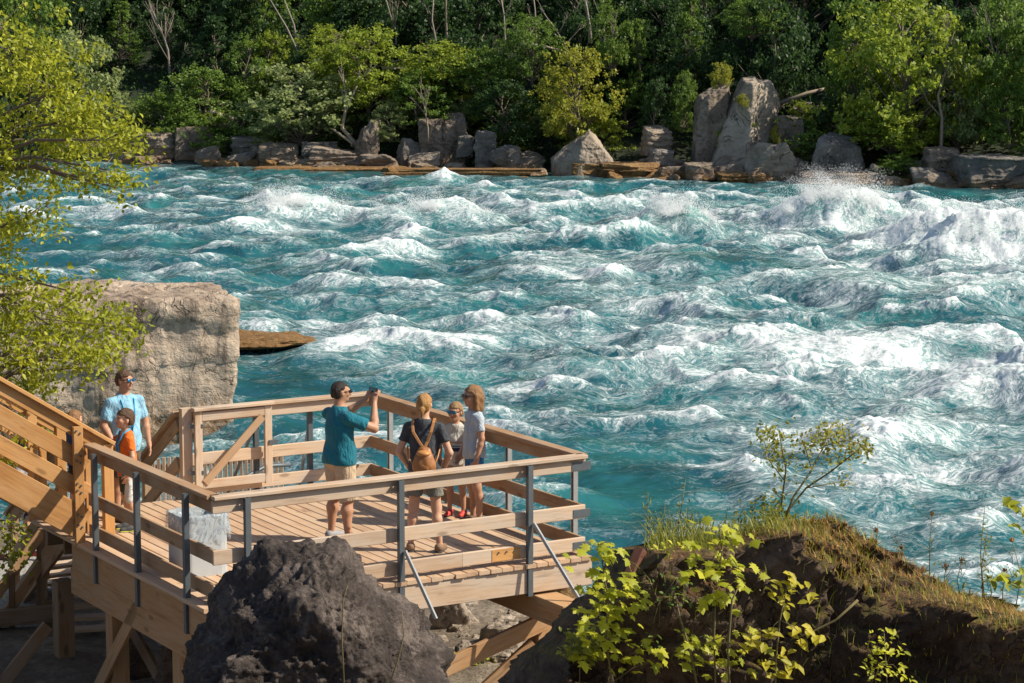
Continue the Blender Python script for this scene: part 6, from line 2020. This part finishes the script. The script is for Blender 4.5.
weed(932, 514, 582, 'tall wispy weed with a brown top standing highest right of the sapling', 60, False, 'flower')
weed(985, 505, 600, 'tall green branching weed near the right edge', 61, True)
weed(988, 530, 602, 'shorter green weed beside the tall branching one near the right edge', 62, True)
weed(1012, 540, 612, 'feathery pale weed at the right edge of the crest', 63, False, 'grass_dry')
def stalk(pts, y, label):
    mb = MB(); mb.tube([PY(a, b, y) for a, b in pts], [.007, .006, .005, .003][:len(pts)], 5)
    tag(mb.build('bare_stalk', M['stem']), label, 'stalk')
stalk([(345, 700), (342, 640), (343, 600), (348, 585)], 19.5, 'thin bare stalk rising straight in front of the pitted rock')
stalk([(384, 700), (398, 660), (404, 635), (402, 612)], 19.5, 'thin bare stalk curving in front of the right side of the pitted rock')
stalk([(700, 700), (690, 650), (680, 618), (674, 590)], 11.8, 'thin bare reddish stalk left of the tall maple seedling')
stalk([(730, 700), (728, 650), (732, 600), (738, 588)], 11.7, 'thin bare brown stalk in front of the tall maple seedling')
stalk([(858, 600), (836, 620), (812, 632), (790, 640)], 11.9, 'bare twig poking out of the bank towards the pale seedling')
# rusty beam end leaning on the bank
mb = MB(); mb.beam(PY(641, 550, 12.25), PY(628, 582, 12.15), .06, .05); tag(mb.build('rusty_stake', simple('rust', (.13, .05, .03), .9, .4, 30)), 'rusty stake leaning on the left end of the bank', 'stake')
# small bushes below the deck and at the bank foot
seedling('green_clump', 'green clump of narrow leaves below the deck corner', None, [(470, 690), (472, 672), (474, 655)], [(470, 662, 26, 12), (482, 668, 22, 10), (460, 672, 22, 10), (492, 676, 16, 8), (476, 676, 20, 12)], 28.2, 'leaf_vine', .11, 12, 'oval')
seedling('narrow_leaved_weed', 'narrow leaved weed at the foot of the left maple seedling', None, [(580, 660), (582, 645), (584, 632)], [(580, 640, 16, 9), (592, 645, 14, 8), (574, 650, 12, 8), (590, 655, 12, 9)], 12.0, 'grass', .055, 13, 'oval', stem_r=.003)
seedling('creeping_weed', 'small green leaves creeping at the lower middle of the bank face', None, [(660, 600), (668, 590), (676, 578)], [(662, 596, 8, 10), (676, 586, 8, 9), (650, 640, 6, 8), (690, 600, 6, 8)], 12.0, 'leaf_mid', .035, 14, 'oval', stem_r=.003)
seedling('creeping_weed', 'small green plant rooted in the crest between the two maple seedlings', None, [(700, 640), (668, 570), (662, 556)], [(662, 552, 12, 8), (672, 556, 8, 6)], 12.3, 'leaf_vine', .04, 15, 'oval', stem_r=.003)
